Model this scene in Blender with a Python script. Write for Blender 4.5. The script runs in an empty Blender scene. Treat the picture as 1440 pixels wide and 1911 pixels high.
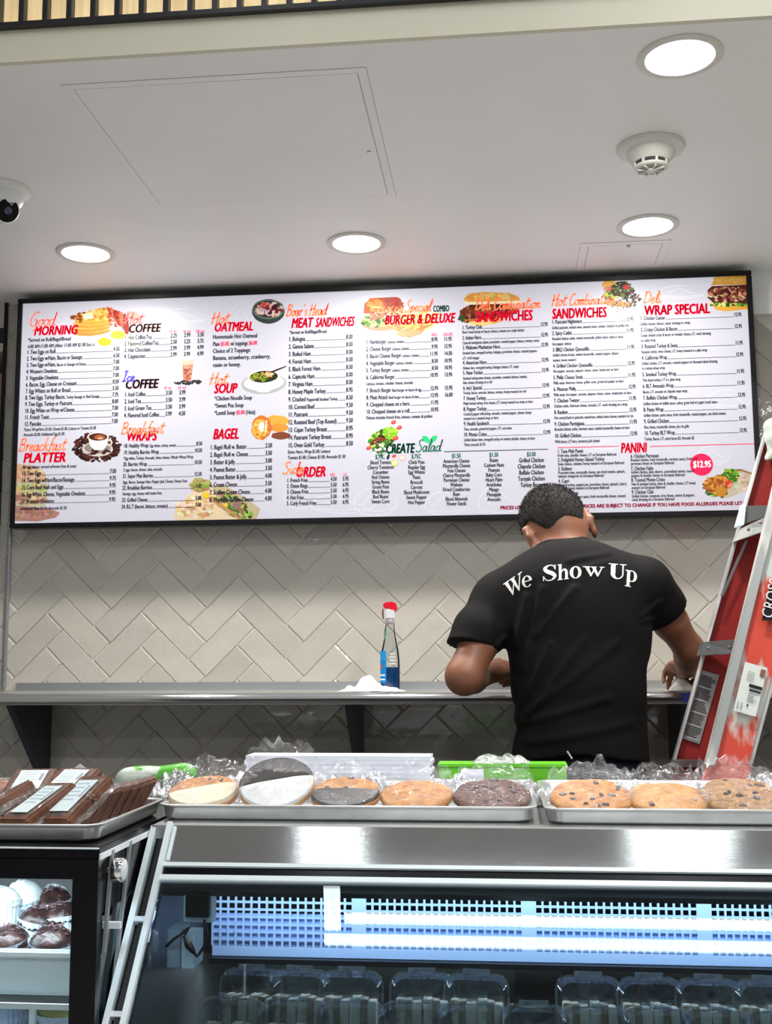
import bpy, bmesh, math, random
import numpy as np
from mathutils import Vector, Matrix, noise
from mathutils.bvhtree import BVHTree
random.seed(7)
scene = bpy.context.scene
COL = scene.collection
PI = math.pi

# ------------------------------------------------------------------ camera
F_PX, YAW, PITCH, ROLL, ZC = 2124.6, .1021, .1303, -.0057, 1.40
_f = Vector((-math.sin(YAW)*math.cos(PITCH), math.cos(YAW)*math.cos(PITCH), math.sin(PITCH)))
_r = Vector((math.cos(YAW), math.sin(YAW), 0))
_u = _r.cross(_f)
_c, _s = math.cos(ROLL), math.sin(ROLL)
CR, CU = _c*_r+_s*_u, -_s*_r+_c*_u
cam_d = bpy.data.cameras.new('camera'); cam = bpy.data.objects.new('camera', cam_d); COL.objects.link(cam)
cam.matrix_world = Matrix(((CR.x, CU.x, -_f.x, 0), (CR.y, CU.y, -_f.y, 0), (CR.z, CU.z, -_f.z, ZC), (0, 0, 0, 1)))
cam_d.sensor_fit = 'VERTICAL'; cam_d.sensor_height = 24.0
cam_d.lens = F_PX/1911*24.0
cam_d.clip_start = .05; cam_d.clip_end = 60
scene.camera = cam

def W(px, py, Y):
    """point of the place seen at photo pixel (px, py) and standing at depth Y"""
    d = _f+CR*((px-720)/F_PX)-CU*((py-955.5)/F_PX)
    p = d*(Y/d.y); p.z += ZC
    return p
def WZ(px, py, Z):
    d = _f+CR*((px-720)/F_PX)-CU*((py-955.5)/F_PX)
    p = d*((Z-ZC)/d.z); p.z += ZC
    return p

# ------------------------------------------------------------------ world, light levels, exposure
wd = bpy.data.worlds.new('daylight'); scene.world = wd; wd.use_nodes = True
wd.node_tree.nodes['Background'].inputs[0].default_value = (.78, .88, 1, 1)
wd.node_tree.nodes['Background'].inputs[1].default_value = .22
scene.view_settings.view_transform = 'Standard'; scene.view_settings.look = 'None'
scene.view_settings.gamma = 1; scene.view_settings.use_curve_mapping = False
scene.view_settings.exposure = 0.30
DOWNLIGHT_W, DOWNLIGHT_GLOW = 10.0, 14.0
LINEAR_GLOW = 12.5
CUSTOMER_W = 12.0
LINEAR = [  # label, centre x, y, size x, size y (all hang at the same height over the customer side)
    ("outer line of the long double linear lamp over the customers", .80, .932, 2.80, .036), ("inner line of the long double linear lamp over the customers", .838, 1.003, 2.74, .034),
    ("short linear lamp running towards the counter", -.572, 1.258, .054, .59), ("square lamp panel over the customers near the counter", .54, 1.41, .17, .46)]

def area_lamp(name, loc, size, power, color=(1, 1, 1), rot=(0, 0, 0), parent=None, shape='RECTANGLE', spread=None):
    l = bpy.data.lights.new(name, 'AREA'); l.shape = shape; l.size = size[0]; l.size_y = size[1]
    l.energy = power; l.color = color
    if spread: l.spread = spread
    o = bpy.data.objects.new(name, l); COL.objects.link(o); o.location = loc; o.rotation_euler = rot
    if parent: o.parent = parent
    return o

# ------------------------------------------------------------------ materials
def mat(name, col, rough=.5, metal=0., var=0., vscale=20., bump=0., bscale=60., emit=0., ecol=None, coat=0., spec=.5, trans=0., ior=1.45, aniso=None, sheen=0.):
    m = bpy.data.materials.new(name); m.use_nodes = True
    n = m.node_tree.nodes; L = m.node_tree.links; b = n['Principled BSDF']
    b.inputs['Base Color'].default_value = (*col, 1); b.inputs['Roughness'].default_value = rough
    b.inputs['Metallic'].default_value = metal; b.inputs['Coat Weight'].default_value = coat
    b.inputs['Specular IOR Level'].default_value = spec; b.inputs['Transmission Weight'].default_value = trans; b.inputs['IOR'].default_value = ior
    b.inputs['Sheen Weight'].default_value = sheen
    if emit:
        b.inputs['Emission Color'].default_value = (*(ecol or col), 1); b.inputs['Emission Strength'].default_value = emit
    tc = n.new('ShaderNodeTexCoord'); co = tc.outputs['Object']
    if aniso:
        mp = n.new('ShaderNodeMapping'); mp.inputs['Scale'].default_value = aniso; L.new(co, mp.inputs[0]); co = mp.outputs[0]
    if var:
        t = n.new('ShaderNodeTexNoise'); t.inputs['Scale'].default_value = vscale; t.inputs['Detail'].default_value = 5; L.new(co, t.inputs[0])
        r = n.new('ShaderNodeMapRange'); r.inputs['From Min'].default_value = .3; r.inputs['From Max'].default_value = .7
        r.inputs['To Min'].default_value = 1-var; r.inputs['To Max'].default_value = 1+var; L.new(t.outputs[0], r.inputs[0])
        x = n.new('ShaderNodeMix'); x.data_type = 'RGBA'; x.blend_type = 'MULTIPLY'; x.inputs[0].default_value = 1
        x.inputs[6].default_value = (*col, 1); L.new(r.outputs[0], x.inputs[7]); L.new(x.outputs[2], b.inputs['Base Color'])
    if bump:
        t = n.new('ShaderNodeTexNoise'); t.inputs['Scale'].default_value = bscale; t.inputs['Detail'].default_value = 4; L.new(co, t.inputs[0])
        bp = n.new('ShaderNodeBump'); bp.inputs['Strength'].default_value = bump; bp.inputs['Distance'].default_value = .004
        L.new(t.outputs[0], bp.inputs['Height']); L.new(bp.outputs[0], b.inputs['Normal'])
    return m
def two_tone(name, a, b_, scale=30., lo=.45, hi=.55, rough=.6, bump=.5, metal=0., detail=6, coord='Object', stretch=None):
    m = mat(name, a, rough, metal); n = m.node_tree.nodes; L = m.node_tree.links; b = n['Principled BSDF']
    tc = n.new('ShaderNodeTexCoord'); t = n.new('ShaderNodeTexNoise'); t.inputs['Scale'].default_value = scale; t.inputs['Detail'].default_value = detail
    co = tc.outputs[coord]
    if stretch:
        mp = n.new('ShaderNodeMapping'); mp.inputs['Scale'].default_value = stretch; L.new(co, mp.inputs[0]); co = mp.outputs[0]
    L.new(co, t.inputs[0])
    r = n.new('ShaderNodeValToRGB'); r.color_ramp.elements[0].position = lo; r.color_ramp.elements[1].position = hi
    r.color_ramp.elements[0].color = (*a, 1); r.color_ramp.elements[1].color = (*b_, 1)
    L.new(t.outputs[0], r.inputs[0]); L.new(r.outputs[0], b.inputs['Base Color'])
    if bump:
        bp = n.new('ShaderNodeBump'); bp.inputs['Strength'].default_value = bump; bp.inputs['Distance'].default_value = .003
        L.new(t.outputs[0], bp.inputs['Height']); L.new(bp.outputs[0], b.inputs['Normal'])
    return m
def glass_mat(name, tint=(.93, .97, .98), refl=1.45, rough=.0):
    m = bpy.data.materials.new(name); m.use_nodes = True; n = m.node_tree.nodes; L = m.node_tree.links
    n.remove(n['Principled BSDF']); out = n['Material Output']
    tr = n.new('ShaderNodeBsdfTransparent'); tr.inputs[0].default_value = (*tint, 1)
    gl = n.new('ShaderNodeBsdfGlossy'); gl.inputs['Roughness'].default_value = rough
    fr = n.new('ShaderNodeFresnel'); fr.inputs[0].default_value = refl
    mx = n.new('ShaderNodeMixShader'); L.new(fr.outputs[0], mx.inputs[0]); L.new(tr.outputs[0], mx.inputs[1]); L.new(gl.outputs[0], mx.inputs[2]); L.new(mx.outputs[0], out.inputs[0])
    return m
def film_mat(name, haze=.065, scale=60., bump=1.3, gloss=.15, tint=(.97, .98, 1)):
    """thin crinkled clear film: mostly transparent, a little milky, sharp glints"""
    m = bpy.data.materials.new(name); m.use_nodes = True; n = m.node_tree.nodes; L = m.node_tree.links
    n.remove(n['Principled BSDF']); out = n['Material Output']
    tr = n.new('ShaderNodeBsdfTransparent'); tr.inputs[0].default_value = (*tint, 1)
    gl = n.new('ShaderNodeBsdfGlossy'); gl.inputs['Roughness'].default_value = .06
    df = n.new('ShaderNodeBsdfDiffuse'); df.inputs[0].default_value = (.9, .93, .96, 1)
    tc = n.new('ShaderNodeTexCoord'); t = n.new('ShaderNodeTexNoise'); t.inputs['Scale'].default_value = scale; t.inputs['Detail'].default_value = 3; t.inputs['Distortion'].default_value = 1.5
    L.new(tc.outputs['Object'], t.inputs[0])
    bp = n.new('ShaderNodeBump'); bp.inputs['Strength'].default_value = bump; bp.inputs['Distance'].default_value = .012
    L.new(t.outputs[0], bp.inputs['Height']); L.new(bp.outputs[0], gl.inputs['Normal'])
    r = n.new('ShaderNodeMapRange'); r.inputs['From Min'].default_value = .45; r.inputs['From Max'].default_value = .75; r.inputs['To Min'].default_value = haze*.4; r.inputs['To Max'].default_value = haze*2.6
    L.new(t.outputs[0], r.inputs[0])
    a = n.new('ShaderNodeMixShader'); L.new(r.outputs[0], a.inputs[0]); L.new(tr.outputs[0], a.inputs[1]); L.new(df.outputs[0], a.inputs[2])
    x = n.new('ShaderNodeMixShader'); x.inputs[0].default_value = gloss; L.new(a.outputs[0], x.inputs[1]); L.new(gl.outputs[0], x.inputs[2])
    L.new(x.outputs[0], out.inputs[0]); return m
def print_mat(name, emit):
    """flat print: colour per vertex; backlit when emit > 0"""
    m = bpy.data.materials.new(name); m.use_nodes = True; n = m.node_tree.nodes; L = m.node_tree.links; b = n['Principled BSDF']
    a = n.new('ShaderNodeVertexColor'); a.layer_name = 'Col'
    L.new(a.outputs[0], b.inputs['Base Color']); b.inputs['Roughness'].default_value = .5; b.inputs['Specular IOR Level'].default_value = .15
    if emit: L.new(a.outputs[0], b.inputs['Emission Color']); b.inputs['Emission Strength'].default_value = emit
    return m

M = {}
M['plaster'] = mat('white_plaster', (.92, .915, .90), .42, var=.02, vscale=3, bump=.02, bscale=200, spec=.3)
M['fascia'] = mat('cream_paint', (.70, .66, .52), .55, var=.03, vscale=4)
M['dark_line'] = mat('shadow_gap_black', (.05, .05, .05), .8)
M['frame_black'] = mat('black_frame', (.004, .004, .005), .3, spec=.3)
M['black'] = mat('black_enamel', (.003, .003, .004), .22, spec=.25)
M['slat'] = mat('black_slat', (.012, .012, .016), .45)
M['steel'] = mat('brushed_steel', (.50, .51, .52), .085, .86, var=.06, vscale=40, aniso=(.5, 40, 40), bump=.03, bscale=60)
M['steel_top'] = mat('satin_steel', (.55, .56, .56), .35, 1, var=.05, vscale=60, aniso=(.6, 30, 30), bump=.03)
M['pan'] = mat('aluminium_pan', (.66, .67, .66), .3, .7, var=.1, vscale=25, bump=.04, bscale=40)
M['alu'] = mat('anodised_strip', (.78, .87, .90), .4, .15)
M['chrome'] = mat('chrome', (.8, .8, .8), .07, 1)
M['white_metal'] = mat('white_enamel', (.78, .82, .86), .35)
M['plastic_white'] = mat('white_plastic', (.72, .70, .65), .35)
M['grout'] = mat('grout', (.66, .64, .56), .85, var=.06, vscale=60)
M['wood'] = two_tone('light_wood', (.66, .53, .33), (.78, .66, .45), 6, .35, .65, .5, .05, stretch=(12, 12, 1))
M['brownwood'] = two_tone('brown_wood', (.20, .10, .05), (.32, .18, .09), 8, .35, .65, .5, .1, stretch=(1, 1, 10))
M['floor'] = mat('dark_floor_tile', (.13, .12, .11), .4, var=.15, vscale=6)
M['dark'] = mat('dark_paint', (.03, .03, .035), .7)
M['paper'] = mat('white_paper', (.78, .82, .93), .7, bump=.03)
M['glow'] = mat('lamp_diffuser', (1, 1, 1), .5, emit=DOWNLIGHT_GLOW, ecol=(1, .97, .93))
M['glass'] = glass_mat('case_glass', (.80, .90, .94), 1.5)
M['film'] = film_mat('cellophane')
M['filmhaze'] = film_mat('clear_bag', .17, 34, gloss=.34)
M['print_lit'] = print_mat('backlit_print', .24)
M['print'] = print_mat('flat_print', 0)

# ------------------------------------------------------------------ mesh helpers
class MB:
    def __init__(s): s.v, s.f, s.c = [], [], []
    def add(s, vs, fs, col=None):
        o = len(s.v); s.v += [tuple(v) for v in vs]; s.f += [tuple(i+o for i in f) for f in fs]
        s.c += [col or (1, 1, 1)]*len(vs)
    def box(s, a, b, col=None, M_=None):
        (x0, y0, z0), (x1, y1, z1) = a, b
        vs = [(x, y, z) for x in (x0, x1) for y in (y0, y1) for z in (z0, z1)]
        if M_ is not None: vs = [M_@Vector(v) for v in vs]
        s.add(vs, [(0, 1, 3, 2), (4, 6, 7, 5), (0, 4, 5, 1), (2, 3, 7, 6), (0, 2, 6, 4), (1, 5, 7, 3)], col)
    def prism(s, poly, d, col=None):
        """closed polygon (3-D points, planar) pushed along vector d"""
        n = len(poly); d = Vector(d); a = [Vector(p) for p in poly]
        s.add(a+[p+d for p in a], [tuple(range(n))[::-1], tuple(range(n, 2*n))]+[(i, (i+1) % n, n+(i+1) % n, n+i) for i in range(n)], col)
    def lathe(s, prof, c=(0, 0, 0), n=32, M_=None, col=None, sx=1, sy=1):
        vs = [(c[0]+r*sx*math.cos(2*PI*i/n), c[1]+r*sy*math.sin(2*PI*i/n), c[2]+z) for r, z in prof for i in range(n)]
        if M_ is not None: vs = [M_@Vector(v) for v in vs]
        k = len(prof)
        fs = [(j*n+i, j*n+(i+1) % n, (j+1)*n+(i+1) % n, (j+1)*n+i) for j in range(k-1) for i in range(n)]
        fs += [tuple(range(n))[::-1], tuple(range((k-1)*n, k*n))]
        s.add(vs, fs, col)
    def tube(s, pts, r, n=8, col=None):
        pts = [Vector(p) for p in pts]; k = len(pts); rs = r if isinstance(r, (list, tuple)) else [r]*k; vs = []
        for i, p in enumerate(pts):
            t = (pts[min(i+1, k-1)]-pts[max(i-1, 0)]).normalized()
            a = t.cross(Vector((0, 0, 1)) if abs(t.z) < .9 else Vector((1, 0, 0))).normalized(); b = t.cross(a)
            vs += [p+rs[i]*(a*math.cos(2*PI*j/n)+b*math.sin(2*PI*j/n)) for j in range(n)]
        fs = [(i*n+j, i*n+(j+1) % n, (i+1)*n+(j+1) % n, (i+1)*n+j) for i in range(k-1) for j in range(n)]
        s.add(vs, fs+[tuple(range(n))[::-1], tuple(range((k-1)*n, k*n))], col)
    def build(s, name, m=None, parent=None, bevel=0, smooth=False, seg=2, loc=None):
        me = bpy.data.meshes.new(name); me.from_pydata(s.v, [], s.f); me.validate(); me.update()
        if s.c and any(c != (1, 1, 1) for c in s.c):
            ca = me.color_attributes.new('Col', 'FLOAT_COLOR', 'POINT')
            ca.data.foreach_set('color', np.array([(*c, 1) for c in s.c], 'f').ravel())
        bm = bmesh.new(); bm.from_mesh(me)
        if not s.c or all(c == (1, 1, 1) for c in s.c): bmesh.ops.recalc_face_normals(bm, faces=bm.faces)
        if bevel: bmesh.ops.bevel(bm, geom=[e for e in bm.edges if e.calc_face_angle(0) > .5], offset=bevel, segments=seg, affect='EDGES', clamp_overlap=True)
        bm.to_mesh(me); bm.free()
        if smooth:
            for p in me.polygons: p.use_smooth = True
            if smooth != 'all':
                me.set_sharp_from_angle(angle=.7)
        if m: me.materials.append(m)
        o = bpy.data.objects.new(name, me); COL.objects.link(o)
        if parent: o.parent = parent
        if loc: o.location = loc
        return o
def tag(o, label=None, cat=None, group=None, kind=None):
    if label: o['label'] = label
    if cat: o['category'] = cat
    if group: o['group'] = group
    if kind: o['kind'] = kind
    return o
def thing(name, label, cat, loc=(0, 0, 0), rot=(0, 0, 0), group=None):
    o = bpy.data.objects.new(name, None); COL.objects.link(o); o.location = loc; o.rotation_euler = rot; o.empty_display_size = .05
    return tag(o, label, cat, group)
def struct(o): o['kind'] = 'structure'; return o
def box(name, a, b, m, parent=None, bevel=0, **k):
    q = MB(); q.box(a, b); return q.build(name, m, parent, bevel, **k)
def rect_poly(x0, z0, x1, z1, y): return [(x0, y, z0), (x1, y, z0), (x1, y, z1), (x0, y, z1)]
def local(root, p): return Vector(p)-root.location

# ------------------------------------------------------------------ implicit surfaces (for the person, cloths)
def sdf_mesh(prims, lo, hi, h, post=None):
    """prims: (fn(P)->d, centre_lo, centre_hi, k, op). Smooth union on a grid, then surface nets."""
    lo = np.array(lo, float); hi = np.array(hi, float); n = np.ceil((hi-lo)/h).astype(int)+1
    D = np.full(n, .2, np.float32)
    ax = [lo[i]+h*np.arange(n[i]) for i in range(3)]
    for fn, a, b, k, op in prims:
        i0 = np.clip(((np.array(a)-k-.02-lo)/h).astype(int), 0, n-1); i1 = np.clip(((np.array(b)+k+.02-lo)/h).astype(int)+2, 1, n)
        if (i1 <= i0).any(): continue
        P = np.meshgrid(*[ax[j][i0[j]:i1[j]] for j in range(3)], indexing='ij')
        d = fn(*P).astype(np.float32); s = D[i0[0]:i1[0], i0[1]:i1[1], i0[2]:i1[2]]
        if op == '+':
            t = np.clip(.5+.5*(s-d)/k, 0, 1); s[:] = s*(1-t)+d*t-k*t*(1-t)
        else: s[:] = np.maximum(s, -d)
    if post is not None:
        P = np.meshgrid(*ax, indexing='ij'); D = post(D, *P)
    return nets(D, lo, h)
def nets(D, lo, h):
    ins = D < 0
    c = sum(ins[i:D.shape[0]-1+i, j:D.shape[1]-1+j, k:D.shape[2]-1+k].astype(np.int8) for i in (0, 1) for j in (0, 1) for k in (0, 1))
    act = (c > 0) & (c < 8); idx = np.full(act.shape, -1, np.int64); cells = np.argwhere(act); idx[act] = np.arange(len(cells))
    acc = np.zeros((len(cells), 3)); cnt = np.zeros(len(cells))
    I, J, K = cells.T
    offs = [(i, j, k) for i in (0, 1) for j in (0, 1) for k in (0, 1)]
    for a in offs:
        for ax in range(3):
            if a[ax] == 0:
                b = list(a); b[ax] = 1
                va = D[I+a[0], J+a[1], K+a[2]]; vb = D[I+b[0], J+b[1], K+b[2]]; m = (va < 0) != (vb < 0)
                t = np.where(m, va/np.where(m, va-vb, 1), 0); p = np.tile(np.array(a, float), (len(cells), 1)); p[:, ax] += t
                acc[m] += p[m]; cnt[m] += 1
    V = lo+h*(cells+acc/cnt[:, None]); Fs = []
    for ax in range(3):
        o = [0, 0, 0]; o[ax] = 1; sl0 = tuple(slice(0, D.shape[q]-o[q]) for q in range(3)); sl1 = tuple(slice(o[q], D.shape[q]) for q in range(3))
        ch = ins[sl0] != ins[sl1]; E = np.argwhere(ch); u, v = [(1, 2), (2, 0), (0, 1)][ax]
        E = E[(E[:, u] > 0) & (E[:, v] > 0) & (E[:, u] < D.shape[u]-1) & (E[:, v] < D.shape[v]-1)]
        def cell(du, dv):
            q = E.copy(); q[:, u] -= du; q[:, v] -= dv; return idx[q[:, 0], q[:, 1], q[:, 2]]
        q = np.stack([cell(0, 0), cell(1, 0), cell(1, 1), cell(0, 1)], 1)
        flip = ~ins[E[:, 0], E[:, 1], E[:, 2]]; q[flip] = q[flip][:, ::-1]; Fs.append(q)
    Q = np.concatenate(Fs); Q = Q[(Q >= 0).all(1)]
    return V, Q
def sdf_obj(name, V, Q, m, parent=None, relax=2):
    me = bpy.data.meshes.new(name); me.from_pydata(V.tolist(), [], Q.tolist()); me.update()
    bm = bmesh.new(); bm.from_mesh(me); 
    for _ in range(relax): bmesh.ops.smooth_vert(bm, verts=bm.verts, factor=.5, use_axis_x=True, use_axis_y=True, use_axis_z=True)
    bmesh.ops.recalc_face_normals(bm, faces=bm.faces); bm.to_mesh(me); bm.free()
    for p in me.polygons: p.use_smooth = True
    me.materials.append(m); o = bpy.data.objects.new(name, me); COL.objects.link(o)
    if parent: o.parent = parent
    return o
def p_cap(a, b, ra, rb, k=.02, op='+', flat=None):
    a = np.array(a, float); b = np.array(b, float); d = b-a; L2 = max((d*d).sum(), 1e-9); R = max(ra, rb)
    def fn(X, Y, Z):
        t = np.clip(((X-a[0])*d[0]+(Y-a[1])*d[1]+(Z-a[2])*d[2])/L2, 0, 1)
        return np.sqrt((X-a[0]-t*d[0])**2+(Y-a[1]-t*d[1])**2+(Z-a[2]-t*d[2])**2)-(ra+(rb-ra)*t)
    return (fn, np.minimum(a, b)-R, np.maximum(a, b)+R, k, op)
def p_ell(c, r, k=.03, R=None, op='+'):
    c = np.array(c, float); r = np.array(r, float); A = np.eye(3) if R is None else np.array(R)   # rows of A = local axes
    m = r.max()
    def fn(X, Y, Z):
        x, y, z = X-c[0], Y-c[1], Z-c[2]
        q = [(A[i][0]*x+A[i][1]*y+A[i][2]*z) for i in range(3)]
        k0 = np.sqrt(sum((q[i]/r[i])**2 for i in range(3))); k1 = np.sqrt(sum((q[i]/r[i]**2)**2 for i in range(3)))
        return k0*(k0-1)/np.maximum(k1, 1e-6)
    return (fn, c-m, c+m, k, op)
# ================================================================== SETTING
CZ = 2.53                                    # counter-side ceiling
YW = 3.35                                    # tiled wall
def ceiling_slab():
    # white dropped ceiling with the openings' hairline gaps laid on as strips of dark colour
    return struct(box('ceiling', (-3.2, 1.957, CZ), (2.4, 3.6, CZ+.06), M['plaster']))
ceil = ceiling_slab()
struct(box('trim_1', (-3.2, 1.945, CZ-.0005), (2.4, 1.957, CZ+.066), M['fascia']))
struct(box('floor', (-4, -5, -.05), (3.6, 5.2, 0), mat('pale_floor', (.66, .65, .62), .35, var=.1, vscale=5)))
struct(box('trim_2', (.62, 3.325, 2.402), (1.6, 3.36, CZ), M['plaster']))      # plaster band above the tiles at the right
struct(box('floor_platform', (-3.2, 2.42, 0), (2.4, 3.36, .14), M['floor']))
struct(box('wall_right', (2.4, -5, 0), (2.5, 5.2, 3.3), mat('grey_paint', (.40, .40, .39), .6)))
struct(box('wall_left', (-4.0, -5, 0), (-3.9, 5.2, 3.3), mat('grey_paint', (.40, .40, .39), .6)))
struct(box('wall_far', (-3.9, 4.9, 0), (-1.535, 5.0, 3.3), M['dark']))
struct(box('ceiling_front', (-3.9, -5, 3.2), (2.4, 1.9, 3.25), mat('grey_ceiling', (.30, .30, .31), .7)))
wb = struct(box('wall_back', (-1.545, YW-.0018, .14), (2.4, YW+.12, CZ), M['grout']))

# herringbone tiles: every tile a piece of its own
TX, TZ, TL, TW = -1.3275, ZC+.407, .1473, .0508        # lattice; half-diagonal steps of length and width
tile_m = mat('glazed_tile', (.44, .415, .365), .07, coat=.6, var=.05, vscale=5, bump=.8, bscale=10)
_n = tile_m.node_tree.nodes; _L = tile_m.node_tree.links
_oi = _n.new('ShaderNodeObjectInfo'); _mr = _n.new('ShaderNodeMapRange'); _mr.inputs['To Min'].default_value = .93; _mr.inputs['To Max'].default_value = 1.06
_L.new(_oi.outputs['Random'], _mr.inputs[0]); _mx = _n.new('ShaderNodeMix'); _mx.data_type = 'RGBA'; _mx.blend_type = 'MULTIPLY'; _mx.inputs[0].default_value = 1
_bs = _n['Principled BSDF'].inputs['Base Color']; _L.new(_bs.links[0].from_socket, _mx.inputs[6]); _L.new(_mr.outputs[0], _mx.inputs[7]); _L.new(_mx.outputs[2], _bs)
for _x in _n:
    if _x.type == 'BUMP': _x.inputs['Distance'].default_value = .006
def clip(poly, keep):
    out = []
    for i, p in enumerate(poly):
        q = poly[(i+1) % len(poly)]; a, b = keep(p), keep(q)
        if a >= 0: out.append(p)
        if (a >= 0) != (b >= 0): t = a/(a-b); out.append((p[0]+t*(q[0]-p[0]), p[1]+t*(q[1]-p[1])))
    return out
def tile_mesh(poly, sh):
    """rounded-edge tile from its outline (local x, z); face at y = -7 mm"""
    cx = sum(p[0] for p in poly)/len(poly); cz = sum(p[1] for p in poly)/len(poly)
    def ins(k):
        o = []
        for x, z in poly:
            d = math.hypot(x-cx, z-cz) or 1; o.append((x-(x-cx)/d*k*1.3, z-(z-cz)/d*k*1.3))
        return o
    m = MB(); n = len(poly); r0, r1, r2 = ins(.0012), ins(.0016), ins(.005)
    vs = [(x, 0, z) for x, z in r0]+[(x, -.0048, z) for x, z in r1]+[(x, -.007, z) for x, z in r2]
    fs = [tuple(range(2*n, 3*n))]+[(j*n+i, j*n+(i+1) % n, (j+1)*n+(i+1) % n, (j+1)*n+i) for j in (0, 1) for i in range(n)]
    m.add(vs, fs); return m
l, s = TL, TW
shapes = {0: [(0, 0), (l, -l), (l-s, -l-s), (-s, -s)], 1: [(0, 0), (-s, s), (-s-l, s-l), (-l, -l)]}
cache = {}; ntile = 0
rt = random.Random(3)
for i in range(-2, 11):
    for j in range(-10, 12):
        for t in (0, 1):
            px, pz = TX+2*l*i, TZ-2*s*j; poly = [(px+a, pz+b) for a, b in shapes[t]]; full = list(poly)
            for kf in (lambda p: p[0]+1.540, lambda p: 1.15-p[0], lambda p: CZ-.004-p[1], lambda p: p[1]-1.06):
                poly = clip(poly, kf) if poly else poly
            if len(poly) < 3: continue
            cx = sum(p[0] for p in poly)/len(poly); cz = sum(p[1] for p in poly)/len(poly)
            ar = abs(sum(poly[k][0]*poly[(k+1) % len(poly)][1]-poly[(k+1) % len(poly)][0]*poly[k][1] for k in range(len(poly))))/2
            if ar < 2.5e-4: continue
            if min(p[1] for p in poly) > 1.93 and min(p[0] for p in poly) > -1.36 and max(p[0] for p in poly) < .60: continue   # all of it behind the menu board
            if cz > 2.40 and cx > .62: continue
            if cx > .86 and cz > 2.0: continue
            whole = len(poly) == 4 and all(abs(a[0]-b[0])+abs(a[1]-b[1]) < 1e-6 for a, b in zip(poly, full))
            if whole:
                if t not in cache:
                    q = [(a-(l-s)/2, b+(l+s)/2) if t == 0 else (a+(s+l)/2, b-(s-l)/2) for a, b in shapes[t]]
                    o = tile_mesh(q, t).build('tile', tile_m, wb); cache[t] = o.data
                else:
                    o = bpy.data.objects.new('tile', cache[t]); COL.objects.link(o); o.parent = wb
                c0 = (px+(l-s)/2, pz-(l+s)/2) if t == 0 else (px-(s+l)/2, pz+(s-l)/2)
            else:
                o = tile_mesh([(a-cx, b-cz) for a, b in poly], t).build('tile', tile_m, wb); c0 = (cx, cz)
            o.location = (c0[0], YW+.0015, c0[1])
            o.rotation_euler = (rt.gauss(0, .006), 0, rt.gauss(0, .006)); ntile += 1
print('tiles', ntile)
# chrome edge trim running down the wall
m_ = MB(); m_.tube([(-1.503, YW-.012, 1.33), (-1.503, YW-.012, 2.52)], .0065, 10); m_.build('trim_3', M['steel'], smooth=True)['kind'] = 'structure'
struct(box('trim_4', (-1.5475, YW-.014, .3), (-1.5385, YW+.12, 2.528), M['frame_black']))

# ceiling access panels: frame, door leaf, cam lock
def access_panel(label, a, b, d_in, lock, side_gap):
    (x0, y0), (x1, y1) = a, b
    t = thing('access_panel', label, 'access panel', ((x0+x1)/2, (y0+y1)/2, CZ))
    def L_(m, *v): pass
    z0 = -.0012
    g = .0012
    q = MB()
    def ring(q, ax0, ay0, ax1, ay1, w, za, zb):
        for (p0, p1) in (((ax0, ay0), (ax1, ay0+w)), ((ax0, ay1-w), (ax1, ay1)), ((ax0, ay0+w), (ax0+w, ay1-w)), ((ax1-w, ay0+w), (ax1, ay1-w))):
            q.box((p0[0]-t.location.x, p0[1]-t.location.y, za), (p1[0]-t.location.x, p1[1]-t.location.y, zb))
    ring(q, x0, y0, x1, y1, d_in, z0, 0); q.build('frame', M['plaster'], t)
    q = MB(); ring(q, x0+d_in, y0+d_in, x1-d_in, y1-d_in, g, -.0004, 0); q.build('seam', M['dark_line'], t)
    q = MB(); ring(q, x0-.0008, y0-.0008, x1+.0008, y1+.0008, .0007, -.0003, 0); q.build('edge_shadow', mat('edge_shadow_grey', (.25, .25, .25), .8), t)  # shadow line around the frame, laid on as a thin grey strip
    k = d_in+g
    q = MB(); q.box((x0+k-t.location.x, y0+k-t.location.y, -.0014), (x1-k-t.location.x, y1-k-t.location.y, 0)); q.build('door_leaf', M['plaster'], t)
    q = MB(); q.lathe([(.0001, -.0045), (.004, -.0045), (.005, -.003), (.005, -.001)], (lock[0]-t.location.x, lock[1]-t.location.y, 0), 14); q.build('lock', M['steel'], t)
    return t
access_panel('large square white access hatch in the ceiling over the menu board', (-.848, 2.040), (-.243, 2.660), .018, (-.279, 2.40), 1)
access_panel('small square access hatch in the ceiling close to the menu board', (.229, 3.032), (.474, 3.252), .022, (.36, 3.06), 1)

# recessed downlights
def downlight(label, x, y, r=.080):
    t = thing('downlight', label, 'ceiling light', (x, y, CZ), group='recessed ceiling lights')
    q = MB(); n = 48; prof = [(r, 0), (r+.0005, -.003), (r-.004, -.0055), (r-.015, -.0045), (r-.017, -.001)]
    vs = [(R*math.cos(2*PI*i/n), R*math.sin(2*PI*i/n), z) for R, z in prof for i in range(n)]
    q.add(vs, [(j*n+i, j*n+(i+1) % n, (j+1)*n+(i+1) % n, (j+1)*n+i) for j in range(4) for i in range(n)]); q.build('trim_ring', M['plastic_white'], t, smooth=True)
    q = MB(); q.lathe([(.0001, -.0035), (r*.5, -.0033), (r-.0165, -.0016)], (0, 0, 0), 48); q.build('lens', M['glow'], t, smooth=True)
    area_lamp('lamp', (0, 0, -.012), (.13, .13), DOWNLIGHT_W, (1, .965, .92), parent=t, shape='DISK')
    return t
for lab, (px, py) in (('largest recessed round ceiling light, nearest the front edge of the ceiling', (1268, 105)), ('recessed round ceiling light next to the small access hatch', (1208, 421)),
                      ('recessed round ceiling light above the middle of the menu board', (665, 453)), ('recessed round ceiling light above the left end of the menu board', (160, 472))):
    p = WZ(px, py, CZ); downlight(lab, p.x, p.y)

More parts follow.
